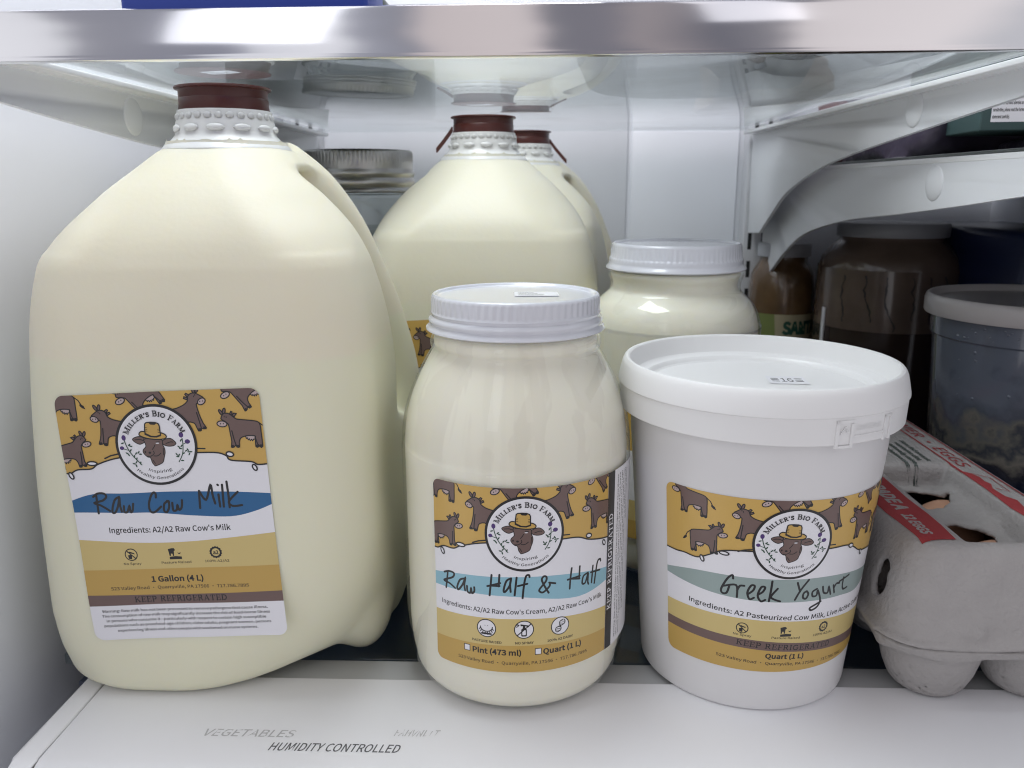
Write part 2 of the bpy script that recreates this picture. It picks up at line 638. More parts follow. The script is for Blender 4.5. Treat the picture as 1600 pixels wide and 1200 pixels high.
def clip_half(poly, nx, ny, d):
    """keep nx*x+ny*y <= d"""
    out = []
    n = len(poly)
    for i in range(n):
        a, b = poly[i], poly[(i + 1) % n]
        da, db = nx * a[0] + ny * a[1] - d, nx * b[0] + ny * b[1] - d
        if da <= 0:
            out.append(a)
        if (da < 0) != (db < 0) and abs(da - db) > 1e-12 and da != 0:
            t = da / (da - db)
            out.append((a[0] + t * (b[0] - a[0]), a[1] + t * (b[1] - a[1])))
    return out


class Art:
    def __init__(s):
        s.items = []            # (triangle, ink, operation + fraction); operations are stacked where they overlap
        s.layer = 0.0

    def poly(s, pts, ink, up=1.0):
        s.layer += up
        P = [Vector((p[0], p[1], 0)) for p in pts]
        for t in tessellate_polygon([P]):
            s.items.append(([tuple(pts[i][:2]) for i in t], ink, s.layer))

    def ellipse(s, c, rx, ry, ink, rot=0, n=20, up=1.0):
        cr_, sr_ = math.cos(rot), math.sin(rot)
        s.poly([(c[0] + rx * math.cos(a) * cr_ - ry * math.sin(a) * sr_, c[1] + rx * math.cos(a) * sr_ + ry * math.sin(a) * cr_)
                for a in [2 * math.pi * i / n for i in range(n)]], ink, up)

    def line(s, pts, wd, ink, closed=False, up=1.0, taper=False):
        s.layer += up
        P = [np.asarray(p, float)[:2] for p in pts]
        P = [P[0]] + [P[i] for i in range(1, len(P)) if np.linalg.norm(P[i] - P[i - 1]) > 1e-5]
        if closed and np.linalg.norm(P[0] - P[-1]) < 1e-5:
            P = P[:-1]
        n = len(P)
        if n < 2:
            return
        L, R = [], []
        for i in range(n):
            if closed:
                d0, d1 = P[i] - P[i - 1], P[(i + 1) % n] - P[i]
            else:
                d0 = P[i] - P[i - 1] if i else P[1] - P[0]
                d1 = P[i + 1] - P[i] if i < n - 1 else d0
            d0, d1 = d0 / np.linalg.norm(d0), d1 / np.linalg.norm(d1)
            nn = np.array([-d0[1] - d1[1], d0[0] + d1[0]])
            ln = np.linalg.norm(nn)
            if ln < .3:
                nn, ln = np.array([-d1[1], d1[0]]), 1.0
                k = 1.0
            else:
                nn = nn / ln
                k = min(1.6, 2 / ln)
            h = wd / 2 * k
            if taper and not closed:
                h *= min(1.0, .45 + 3 * min(i, n - 1 - i) / n)
            L.append(tuple(P[i] + nn * h))
            R.append(tuple(P[i] - nn * h))
        m = n if closed else n - 1
        for i in range(m):
            j = (i + 1) % n
            z = s.layer + .25 * i / m
            s.items.append(([L[i], R[i], R[j]], ink, z))
            s.items.append(([L[i], R[j], L[j]], ink, z))
        if not closed and not taper:
            for q, d in ((P[0], P[0] - P[1]), (P[-1], P[-1] - P[-2])):
                a0 = math.atan2(d[1], d[0])
                pts_ = [tuple(q + wd / 2 * np.array([math.cos(a0 + t), math.sin(a0 + t)])) for t in np.linspace(-math.pi / 2, math.pi / 2, 6)]
                for i in range(1, 5):
                    s.items.append(([pts_[0], pts_[i], pts_[i + 1]], ink, s.layer))

    def text(s, st, size, x, y, ink, align='c', bold=0.0, shear=0.0, width=None, rot=0.0, arc=None, cap=.73, up=1.0, track=0.0):
        """size is the capital height in mm; width fits the line. arc=(cx, cy, r, sign) bends the baseline, x = arc position."""
        V, T = font_tris(st, bold)
        if not len(V):
            return
        s.layer += up
        V = V * (size / CAP_H)
        x0, x1 = V[:, 0].min(), V[:, 0].max()
        kx = width / (x1 - x0) if width else 1.0
        X = (V[:, 0] - x0) * kx + V[:, 1] * shear
        W = (x1 - x0) * kx
        X = X - (W / 2 if align == 'c' else (W if align == 'r' else 0))
        Y = V[:, 1]
        if arc:
            cx, cy, r, sg = arc
            if sg > 0:
                a = math.pi / 2 - (X + x) / r
                U = np.stack([cx + (r + Y) * np.cos(a), cy + (r + Y) * np.sin(a)], 1)
            else:
                a = -math.pi / 2 + (X + x) / r
                U = np.stack([cx + (r - Y) * np.cos(a), cy + (r - Y) * np.sin(a)], 1)
        else:
            c_, s_ = math.cos(rot), math.sin(rot)
            U = np.stack([x + X * c_ - Y * s_, y + X * s_ + Y * c_], 1)
        for t in T:
            s.items.append(([tuple(U[i]) for i in t], ink, s.layer))

    def serif(s, st, size, x, y, ink, width, arc=None, small=1.0, weight=1.0):
        """Roman capitals drawn with thick and thin strokes and serifs; small scales letters after the first of a word."""
        wd = []
        first = True
        for ch in st:
            k = 1.0 if first else small
            first = ch == ' '
            wd.append((ch, k, (SERIF[ch][0] if ch in SERIF else .3) * k))
        tot = sum(a[2] for a in wd) + .10 * (len(wd) - 1)
        fx = width / tot
        pos = -width / 2
        s.layer += 1
        lay = s.layer
        for ch, k, cw in wd:
            if ch in SERIF:
                for thick, pl in SERIF[ch][1]:
                    pts = spline(pl, 4) if len(pl) > 3 else pl
                    q = []
                    for px, py in pts:
                        xx, yy = pos + px * k * fx, py * k * size
                        if arc:
                            cx, cy, r = arc
                            a = math.pi / 2 - xx / r
                            q.append((cx + (r + yy) * math.cos(a), cy + (r + yy) * math.sin(a)))
                        else:
                            q.append((x + xx, y + yy))
                    s.layer = lay
                    s.line(q, size * (.17 if thick else .085) * weight, ink, up=.1 if thick else .4)
            pos += (cw + .10) * fx
        s.layer = lay

    def build(s, name, outline, mapping, du, dv, step=.012, base=.06, tile_u=None):
        """Clip to the convex outline, cut along a du x dv grid and lay on the surface with mapping(U, V, offset)."""
        n = len(outline)
        area_ = sum(outline[i][0] * outline[(i + 1) % n][1] - outline[(i + 1) % n][0] * outline[i][1] for i in range(n))
        hp = []
        for i in range(n):
            a, b = outline[i], outline[(i + 1) % n]
            dx, dy = b[0] - a[0], b[1] - a[1]
            l = math.hypot(dx, dy)
            if l < 1e-9:
                continue
            nx, ny = (dy / l, -dx / l) if area_ > 0 else (-dy / l, dx / l)
            hp.append((nx, ny, nx * a[0] + ny * a[1]))
        HN = np.array(hp)
        # stack the operations: each lies just above the ones its box overlaps
        ops = {}
        for tri, ink, z in s.items:
            k_ = int(math.floor(z + 1e-9))
            b = ops.setdefault(k_, [1e9, 1e9, -1e9, -1e9])
            for q in tri:
                b[0], b[1], b[2], b[3] = min(b[0], q[0]), min(b[1], q[1]), max(b[2], q[0]), max(b[3], q[1])
        keys = sorted(ops)
        BB = np.array([ops[k_] for k_ in keys])
        lev = np.zeros(len(keys))
        for i in range(1, len(keys)):
            hit = (BB[:i, 0] < BB[i, 2]) & (BB[:i, 2] > BB[i, 0]) & (BB[:i, 1] < BB[i, 3]) & (BB[:i, 3] > BB[i, 1])
            lev[i] = 1 + lev[:i][hit].max() if hit.any() else 0
        level = dict(zip(keys, lev))
        pu, pv, po, faces, mi = [], [], [], [], []
        def emit(p, ink, z):
            p = [q for i_, q in enumerate(p) if abs(q[0] - p[i_ - 1][0]) + abs(q[1] - p[i_ - 1][1]) > 1e-7]
            if len(p) < 3:
                return
            b = len(pu)
            for q in p:
                pu.append(q[0]); pv.append(q[1]); po.append(base + z * step)
            for i_ in range(1, len(p) - 1):
                faces.append((b, b + i_, b + i_ + 1))
                mi.append(INK_NAMES.index(ink))
        def cut(p, ax, d, ink, z, nxt):
            lo = min(q[ax] for q in p)
            hi = max(q[ax] for q in p)
            k0, k1 = math.floor(lo / d + 1e-9), math.ceil(hi / d - 1e-9)
            if k1 - k0 <= 1:
                nxt(p, ink, z)
                return
            for k in range(k0, k1):
                q = clip_half(p, *((1, 0) if ax == 0 else (0, 1)), (k + 1) * d)
                q = clip_half(q, *((-1, 0) if ax == 0 else (0, -1)), -k * d)
                if len(q) >= 3:
                    nxt(q, ink, z)
        def stage2(p, ink, z):
            if dv:
                cut(p, 1, dv, ink, z, emit)
            else:
                emit(p, ink, z)
        for tri, ink, z in s.items:
            k_ = int(math.floor(z + 1e-9))
            z = level[k_] + (z - k_)
            A = np.array(tri)
            D = A @ HN[:, :2].T - HN[:, 2]
            p = tri
            if (D > 0).all(0).any():
                continue
            for h in np.where((D > 1e-9).any(0))[0]:
                p = clip_half(p, *hp[h])
                if len(p) < 3:
                    break
            if len(p) < 3:
                continue
            if du:
                cut(p, 0, du, ink, z, stage2)
            else:
                stage2(p, ink, z)
        P = mapping(np.array(pu), np.array(pv), np.array(po))
        me = bpy.data.meshes.new(name)
        me.from_pydata([tuple(q) for q in P * S], [], faces)
        for k in INK_NAMES:
            me.materials.append(INK[k])
        me.polygons.foreach_set('material_index', np.array(mi, dtype=np.int32))
        me.update()
        return me


def circ(c, r, a0=0, a1=2 * math.pi, n=32):
    return [(c[0] + r * math.cos(a0 + (a1 - a0) * i / n), c[1] + r * math.sin(a0 + (a1 - a0) * i / n)) for i in range(n + (0 if a1 - a0 > 6.28 else 1))]


def rrect(x0, x1, y0, y1, r, n=6, corners=(1, 1, 1, 1)):
    out = []
    for i, (cx, cy, a) in enumerate(((x1 - r, y0 + r, -90), (x1 - r, y1 - r, 0), (x0 + r, y1 - r, 90), (x0 + r, y0 + r, 180))):
        if corners[i]:
            for k in range(n + 1):
                t = math.radians(a + 90 * k / n)
                out.append((cx + r * math.cos(t), cy + r * math.sin(t)))
        else:
            t = math.radians(a + 45)
            out.append((cx + r * math.sqrt(2) * math.cos(t), cy + r * math.sqrt(2) * math.sin(t)))
    return out


def bowl(cx, cy, rx, ry, a0, a1, n=8):
    return [(cx + rx * math.cos(math.radians(a0 + (a1 - a0) * i / n)), cy + ry * math.sin(math.radians(a0 + (a1 - a0) * i / n))) for i in range(n + 1)]


def _st(x, z0=0.0, z1=1.0, s0=1, s1=1, sw=.13):
    out = [(1, [(x, z0 + .02), (x, z1 - .02)])]
    if s0: out.append((0, [(x - sw, z0 + .03), (x + sw, z0 + .03)]))
    if s1: out.append((0, [(x - sw, z1 - .03), (x + sw, z1 - .03)]))
    return out


SERIF = {
    'I': (.30, _st(.15)),
    'L': (.58, _st(.15) + [(0, [(.15, .03), (.56, .03)]), (0, [(.55, .03), (.57, .24)])]),
    'E': (.60, _st(.15) + [(0, [(.15, .97), (.54, .97)]), (0, [(.54, .97), (.54, .78)]), (0, [(.15, .52), (.42, .52)]), (0, [(.42, .62), (.42, .42)]),
                           (0, [(.15, .03), (.57, .03)]), (0, [(.57, .03), (.58, .24)])]),
    'F': (.56, _st(.15) + [(0, [(.15, .97), (.54, .97)]), (0, [(.54, .97), (.54, .76)]), (0, [(.15, .50), (.42, .50)]), (0, [(.42, .60), (.42, .40)])]),
    'M': (.92, [(0, [(.13, .03), (.15, .97)]), (0, [(.02, .03), (.25, .03)]), (0, [(.03, .97), (.18, .97)]), (1, [(.16, .95), (.45, .05)]), (0, [(.45, .05), (.74, .95)])]
          + _st(.77)),
    'A': (.74, [(0, [(.10, .03), (.36, .98)]), (1, [(.36, .98), (.62, .03)]), (0, [(.20, .34), (.52, .34)]), (0, [(0, .03), (.2, .03)]), (0, [(.5, .03), (.74, .03)])]),
    'R': (.70, _st(.15) + [(0, [(.15, .97), (.32, .97)]), (1, bowl(.32, .74, .21, .23, 85, -85)), (0, [(.15, .51), (.34, .51)]), (1, [(.34, .50), (.60, .04)]), (0, [(.58, .03), (.70, .03)])]),
    'P': (.60, _st(.15) + [(0, [(.15, .97), (.32, .97)]), (1, bowl(.32, .71, .22, .26, 85, -85)), (0, [(.15, .45), (.34, .45)])]),
    'B': (.64, _st(.15) + [(0, [(.15, .97), (.32, .97)]), (1, bowl(.32, .76, .17, .21, 85, -85)), (0, [(.15, .53), (.34, .53)]), (1, bowl(.34, .28, .23, .25, 85, -85)), (0, [(.15, .03), (.35, .03)])]),
    'D': (.74, _st(.15) + [(0, [(.15, .97), (.34, .97)]), (1, bowl(.32, .5, .34, .46, 88, -88)), (0, [(.15, .03), (.34, .03)])]),
    'O': (.80, [(1, bowl(.40, .5, .33, .46, 75, 285)), (1, bowl(.40, .5, .33, .46, -105, 105))]),
    'S': (.52, [(0, [(.45, .98), (.45, .76)]), (1, [(.44, .82), (.32, .95), (.14, .90), (.10, .72), (.26, .54), (.42, .40), (.43, .20), (.30, .06), (.14, .10), (.06, .24)]), (0, [(.06, .30), (.06, .02)])]),
    "'": (.20, [(1, [(.10, .98), (.08, .74)])]),
    'K': (.74, _st(.15) + [(0, [(.22, .45), (.58, .95)]), (1, [(.32, .56), (.62, .05)]), (0, [(.48, .97), (.70, .97)]), (0, [(.52, .03), (.74, .03)])]),
    'G': (.78, [(1, bowl(.40, .5, .33, .46, 55, 300)), (0, [(.62, .72), (.62, .96)]), (1, [(.62, .12), (.62, .42)]), (0, [(.48, .42), (.74, .42)])]),
    'T': (.66, _st(.33, s1=0) + [(0, [(.04, .97), (.62, .97)]), (0, [(.04, .97), (.04, .74)]), (0, [(.62, .97), (.62, .74)])]),
}

# --- cows of the header, in units of the round emblem's radius, its centre the origin
COW_R = [(1.658, .59), (1.724, .706), (1.826, .719), (1.91, .672), (2.011, .58), (2.097, .555), (2.385, .517), (2.538, .481), (2.591, .395), (2.594, .215),
         (2.593, -.136), (2.524, -.141), (2.501, -.088), (2.495, -.14), (2.427, -.138), (2.437, .084), (2.431, .134), (2.274, .146), (2.159, .126), (2.075, .084),
         (2.034, -.017), (2.027, -.13), (1.962, -.128), (1.948, -.071), (1.898, -.126), (1.831, -.124), (1.856, .011), (1.843, .215), (1.829, .417), (1.806, .467), (1.736, .532)]
COW_P = [(-1.498, .75), (-1.404, .847), (-1.304, .91), (-1.204, .912), (-1.125, .85), (-1.097, .749), (-.976, .668), (-.806, .619), (-.592, .557), (-.651, .177),
         (-.891, .218), (-1.007, .267), (-1.111, .247), (-1.169, .193), (-1.209, .032), (-1.279, .043), (-1.29, .084), (-1.343, .063), (-1.408, .076), (-1.354, .199),
         (-1.307, .421), (-1.288, .644), (-1.333, .668)]


def cow(a, c0, R, kind, nose_to=None, mirror=False, rot=0.0, scale=1.0):
    """One cow of the header pattern; nose_to places its muzzle (emblem units)."""
    nose = (1.671, .462) if kind == 'R' else (-1.422, .70)
    dst = nose_to or nose
    c_, s_ = math.cos(rot), math.sin(rot)
    def T(p):
        x, y = (p[0] - nose[0]) * scale, (p[1] - nose[1]) * scale
        if mirror: x = -x
        x, y = x * c_ - y * s_ + dst[0], x * s_ + y * c_ + dst[1]
        return (c0[0] + x * R, c0[1] + y * R)
    TT = lambda pts: [T(p) for p in pts]
    lw = .026 * R
    mr = (lambda t: (math.pi - t if mirror else t) + rot)
    if kind == 'R':
        a.line(TT([(2.57, .45), (2.68, .36), (2.74, .25)]), lw, 'black')
        a.poly(TT([(2.71, .28), (2.80, .22), (2.84, .13), (2.76, .16), (2.70, .22)]), 'black')
        a.poly(TT([(2.203, .13), (2.23, .057), (2.283, .025), (2.351, .03), (2.423, .062), (2.445, .14)]), 'pink')
        a.line(TT([(2.203, .12), (2.215, .075), (2.245, .085), (2.255, .035), (2.29, .06), (2.30, .015), (2.34, .045), (2.36, .01), (2.39, .05), (2.423, .045), (2.43, .12)]), lw, 'black')
    for e in ([(1.668, .746), (1.75, .772)] if kind == 'R' else [(-1.366, .983), (-1.275, .982)]):
        tilt = .5 if e[0] in (1.668, -1.366) else -.25
        pts = [(e[0] + .033 * math.cos(t) * math.cos(tilt) - .075 * math.sin(t) * math.sin(tilt),
                e[1] + .033 * math.cos(t) * math.sin(tilt) + .075 * math.sin(t) * math.cos(tilt)) for t in np.linspace(0, 2 * math.pi, 12, endpoint=False)]
        a.poly(TT(pts), 'brown')
        a.line(TT(pts), lw, 'black', closed=True)
    ears = ([[(1.88, .69), (1.915, .76), (1.945, .745), (1.935, .67)], [(1.93, .66), (1.985, .715), (2.045, .70), (1.99, .63)]] if kind == 'R' else
            [[(-1.17, .88), (-1.10, .93), (-1.07, .91), (-1.11, .84)], [(-1.12, .82), (-1.04, .86), (-1.02, .82), (-1.09, .78)]])
    for e in ears:
        a.poly(TT(e), 'brown')
        a.line(TT(e), lw, 'black', closed=True)
    body = spline(COW_R if kind == 'R' else COW_P, 2, True)
    a.poly(TT(body), 'brown')
    a.line(TT(body), lw, 'black', closed=True)
    hoofs = [(1.864, -.105), (1.995, -.105), (2.461, -.12), (2.558, -.115)] if kind == 'R' else [(-1.366, .086), (-1.249, .06)]
    for hx, hy in hoofs:
        a.poly(TT([(hx - .036, hy - .04), (hx + .036, hy - .035), (hx + .034, hy + .03), (hx - .034, hy + .03)]), 'black')
    for l in ([[(1.889, .281), (1.916, .077), (1.948, -.071)], [(2.437, .084), (2.49, -.12)]] if kind == 'R' else [[(-1.255, .465), (-1.273, .286), (-1.29, .084)]]):
        a.line(TT(spline(l, 4)), lw, 'black')
    rx, ry, tl = (.12, .072, -.12) if kind == 'R' else (.098, .068, -.45)
    pts = [(nose[0] + rx * math.cos(t) * math.cos(tl) - ry * math.sin(t) * math.sin(tl), nose[1] + rx * math.cos(t) * math.sin(tl) + ry * math.sin(t) * math.cos(tl))
           for t in np.linspace(0, 2 * math.pi, 18, endpoint=False)]
    a.poly(TT(pts), 'pink')
    a.line(TT(pts), lw, 'black', closed=True)
    for dx in (-.035, .035):
        a.ellipse(T((nose[0] + dx, nose[1] + .005)), .012 * R, .018 * R, 'black', n=8)
    for e in ([(1.745, .643), (1.792, .624)] if kind == 'R' else [(-1.301, .866), (-1.265, .838)]):
        a.ellipse(T(e), .012 * R, .024 * R, 'black', n=8)


def header(a, c, R, ubox, top, wave_pts, wide=False):
    """Gold field with cows, the curly edge under it and the round emblem with the cow in a straw hat."""
    u0, u1 = ubox
    N = lambda p: (c[0] + p[0] * R, c[1] + p[1] * R)
    wv = spline(wave_pts, 6)
    a.poly([(u0, top), (u0, wv[0][1])] + wv + [(u1, wv[-1][1]), (u1, top)], 'gold')
    if wide:
        cow(a, c, R, 'R', (-3.02, 1.07), scale=.95)
        cow(a, c, R, 'R', (-1.72, .08), True, .07, .95)
        cow(a, c, R, 'R', (3.10, .93), scale=.95)
        cow(a, c, R, 'R', (3.75, .30), True, 0, .95)
    else:
        cow(a, c, R, 'R', (-2.72, 1.30), scale=.97, rot=-.02)
        cow(a, c, R, 'R', (-1.717, .081), True, .10, .92)
    cow(a, c, R, 'R', (-.739, 1.114), rot=.56, scale=.98)
    cow(a, c, R, 'R', (1.825, 1.161), rot=.56, scale=.98)
    cow(a, c, R, 'R')
    cow(a, c, R, 'P')
    cow(a, c, R, 'P', (1.232, 1.03), True, .10, 1.05)
    lw = .035 * R
    a.line(wv, lw, 'black')
    for p, dx, dy in (((-1.67, -.416), .12, .05), ((-2.238, -.71), .05, .085), ((1.769, -.30), .085, .06), ((2.338, -.66), .05, .075)):
        q = [(p[0] + dx * math.cos(t) - .3 * dy * math.sin(t), p[1] + dy * math.sin(t)) for t in np.linspace(0, 2 * math.pi, 18, endpoint=False)]
        a.poly([N(v) for v in q], 'white')
        a.line([N(v) for v in q], lw, 'black', closed=True)
    a.line([N(v) for v in [(-1.333, -.30), (-1.18, -.235), (-.95, -.19)]], lw, 'black')
    a.line([N(v) for v in [(.95, -.12), (1.177, -.138)]], lw, 'black')
    # emblem
    a.ellipse(c, R * 1.01, R * 1.01, 'black', n=64)
    a.ellipse(c, R * .945, R * .945, 'white', n=64)
    Q = lambda pts: [(c[0] + (x - 638) / 502 * R, c[1] - (y - 560) / 485 * R) for x, y in pts]
    l2 = .020 * R
    for ear in ([(350, 485), (380, 462), (440, 450), (490, 470), (515, 510), (470, 535), (430, 545), (380, 520)],
                [(705, 520), (770, 490), (820, 485), (860, 510), (885, 548), (850, 575), (780, 578), (725, 555)]):
        e = spline(ear, 3, True)
        a.poly(Q(e), 'brown')
        a.line(Q(e), l2, 'black', closed=True)
    hd = spline([(490, 490), (500, 530), (505, 575), (470, 610), (463, 645), (488, 682), (515, 703), (545, 712), (560, 770), (580, 800), (600, 812), (690, 775),
                 (715, 720), (737, 650), (735, 600), (718, 555), (715, 500), (640, 490), (540, 480)], 3, True)
    a.poly(Q(hd), 'brown')
    a.line(Q(hd), l2, 'black', closed=True)
    for l in ([(510, 692), (555, 692), (598, 662), (592, 632)], [(622, 558), (605, 585), (582, 612)], [(592, 690), (640, 690), (682, 660)], [(570, 740), (598, 782)],
              [(640, 524), (682, 522)], [(380, 490), (440, 486), (480, 500)], [(760, 545), (820, 528), (850, 532)], [(720, 600), (715, 680)]):
        a.line(Q(spline(l, 4)), l2, 'black', taper=False)
    a.ellipse(Q([(546, 650)])[0], .035 * R, .028 * R, 'black', n=10)
    a.ellipse(Q([(490, 640)])[0], .02 * R, .03 * R, 'black', n=10)
    a.ellipse(Q([(655, 538)])[0], .045 * R, .014 * R, 'white', n=10)
    br = spline([(443, 432), (450, 405), (480, 390), (530, 400), (620, 430), (710, 415), (760, 435), (777, 460), (758, 484), (700, 492), (620, 489), (540, 476), (480, 456)], 3, True)
    a.poly(Q(br), 'straw')
    a.line(Q(br), l2 * 1.4, 'black', closed=True)
    cr_ = [(530, 300), (548, 287), (600, 284), (660, 289), (695, 303), (706, 330), (708, 440), (660, 458), (590, 452), (520, 415), (520, 370)]
    a.poly(Q(cr_), 'straw')
    a.poly(Q([(514, 395), (535, 425), (590, 445), (650, 450), (710, 432), (714, 452), (655, 470), (580, 464), (510, 430)]), 'black')
    a.line(Q(cr_), l2 * 1.4, 'black', closed=True)
    a.poly(Q([(575, 288), (600, 312), (650, 316), (676, 298), (630, 286)]), 'black')
    for y in (345, 365, 385):
        a.line(Q([(528, y), (550, y + 3)]), l2 * .6, 'black')
        a.line(Q([(680, y + 25), (702, y + 24)]), l2 * .6, 'black')
    for stem, buds, leaves in (
            ([(245, 480), (265, 560), (300, 640), (350, 710), (425, 795)], [((245, 460), 26, 34), ((205, 585), 28, 24)],
             [(222, 525, .3), (300, 548, .7), (318, 565, -.3), (260, 650, -.5), (278, 668, -1), (310, 615, 1), (372, 655, .8), (405, 642, .9), (425, 665, -.1), (345, 690, 1.2),
              (330, 780, -.2), (355, 805, -1.3), (362, 760, .9), (412, 772, 1.2), (370, 720, 1.0)]),
            ([(968, 490), (970, 560), (958, 650), (935, 710), (895, 772)], [((958, 448), 30, 34), ((1028, 530), 34, 28)],
             [(950, 512, 1), (915, 590, -.7), (935, 612, -.2), (950, 580, .9), (878, 680, -1), (888, 708, -.1), (905, 690, .9), (1000, 640, .5), (1030, 655, 0), (1055, 655, 0),
              (1022, 628, -1), (1034, 682, 1), (940, 757, 0), (965, 670, .5)])):
        a.line(Q(spline(stem, 4)), .022 * R, 'leaf')
        for (x, y), rx, ry in buds:
            a.ellipse(Q([(x, y)])[0], rx / 502 * R, ry / 485 * R, 'purple', n=9)
        for x, y, t in leaves:
            a.ellipse(Q([(x, y)])[0], .042 * R, .017 * R, 'leaf', rot=t, n=8)
    a.line(Q([(225, 595), (280, 612)]), .016 * R, 'leaf')
    a.line(Q([(1010, 545), (970, 560)]), .016 * R, 'leaf')
    a.serif("MILLER'S BIO FARM", .135 * R, 0, 0, 'black', 1.68 * R, arc=(c[0], c[1], .715 * R), small=.78, weight=1.1)
    a.text('Inspiring', .075 * R, 0, 0, 'black', arc=(c[0] + .02 * R, c[1], .70 * R, -1), width=.62 * R, shear=.1)
    a.text('Healthy Generations', .075 * R, 0, 0, 'black', arc=(c[0] + .02 * R, c[1], .86 * R, -1), width=1.30 * R, shear=.1)


def hand(a, strokes, wd):
    for st in strokes:
        a.line(spline(st, 5) if len(st) > 2 else st, wd, 'black')


def icon_spray(a, x, y, r):
    a.ellipse((x, y), r, r, 'black', n=24)
    a.ellipse((x, y), r * .84, r * .84, 'sand', n=24)
    a.poly([(x - r * .45, y - r * .65), (x + r * .05, y - r * .75), (x + r * .1, y - r * .15), (x - r * .15, y), (x - r * .5, y - r * .1)], 'black')
    a.poly([(x - r * .6, y + r * .35), (x + r * .55, y + r * .05), (x + r * .5, y + r * .25), (x - r * .2, y + r * .5)], 'black')
    a.line([(x - r * .6, y + r * .6), (x + r * .6, y - r * .6)], r * .16, 'black')


def icon_pasture(a, x, y, s):
    a.poly([(x - s, y - s), (x + s, y - s), (x + s, y - s * .55), (x, y - s * .45), (x - s, y - s * .55)], 'black')
    a.poly([(x - s, y + s * .2), (x - s * 1.1, y + s * .8), (x - s * .5, y + s * .95), (x - s * .1, y + s * .95), (x + s * .1, y + s * .6), (x - s * .15, y + s * .45), (x - s * .2, y - s * .4),
            (x - s * .4, y - s * .4), (x - s * .45, y), (x - s * .7, y), (x - s * .75, y - s * .4), (x - s * .95, y - s * .4)], 'black')
    a.poly([(x + s * .3, y + s * .25), (x + s * .55, y - s * .1), (x + s * .8, y - s * .1), (x + s * .95, y + s * .25), (x + s * .7, y + s * .1), (x + s * .5, y + s * .1)], 'black')


def icon_badge(a, x, y, r):
    a.poly([(x + r * (1.0 if i % 2 else .88) * math.cos(i * math.pi / 14), y + r * (1.0 if i % 2 else .88) * math.sin(i * math.pi / 14)) for i in range(28)], 'black')
    a.ellipse((x, y), r * .62, r * .62, 'sand', n=20)
    a.text('a2', r * .6, x, y - r * .3, 'black', bold=.02)


# ------------------------------------------------------------------ label artwork
RCM = [[(10.6, 66.0), (10.5, 63.5), (10.4, 58.1)], [(9.2, 65.4), (11.3, 66.8), (14.0, 66.7), (14.8, 65.3), (13.0, 63.7), (9.3, 62.7), (12.0, 61.5), (15.5, 59.1)], [(20.2, 65.1), (18.4, 64.0), (17.1, 61.3), (16.5, 58.5), (17.8, 58.5), (19.4, 61.5), (20.4, 65.1), (20.2, 61.5), (20.6, 58.7)], [(21.8, 61.1), (21.7, 58.6), (23.0, 58.6), (24.2, 61.1), (24.4, 58.5), (25.3, 59.1), (26.0, 62.1)], [(36.1, 64.6), (36.2, 66.2), (35.5, 66.8), (34.2, 65.5), (32.8, 61.9), (32.9, 58.8), (34.7, 58.2), (37.8, 60.6)], [(40.8, 62.8), (39.3, 61.7), (38.8, 58.9), (39.9, 58.1), (41.1, 60.2), (41.3, 62.7), (40.6, 62.9)], [(42.7, 62.1), (42.7, 58.8), (44.1, 58.9), (44.7, 61.0), (45.2, 58.9), (46.4, 60.1), (46.9, 63.1)], [(54.5, 66.8), (54.2, 62.6), (54.0, 59.3)], [(54.5, 66.8), (56.9, 62.8), (59.5, 69.1), (59.9, 64.7), (60.5, 61.0)], [(62.3, 64.9), (62.4, 59.6)], [(62.4, 69.1), (62.6, 68.9)], [(64.3, 69.0), (63.9, 59.5)], [(66.3, 70.3), (66.4, 64.4), (66.3, 59.1)], [(70.4, 65.7), (66.3, 61.7), (67.7, 59.7), (71.6, 59.9)]]
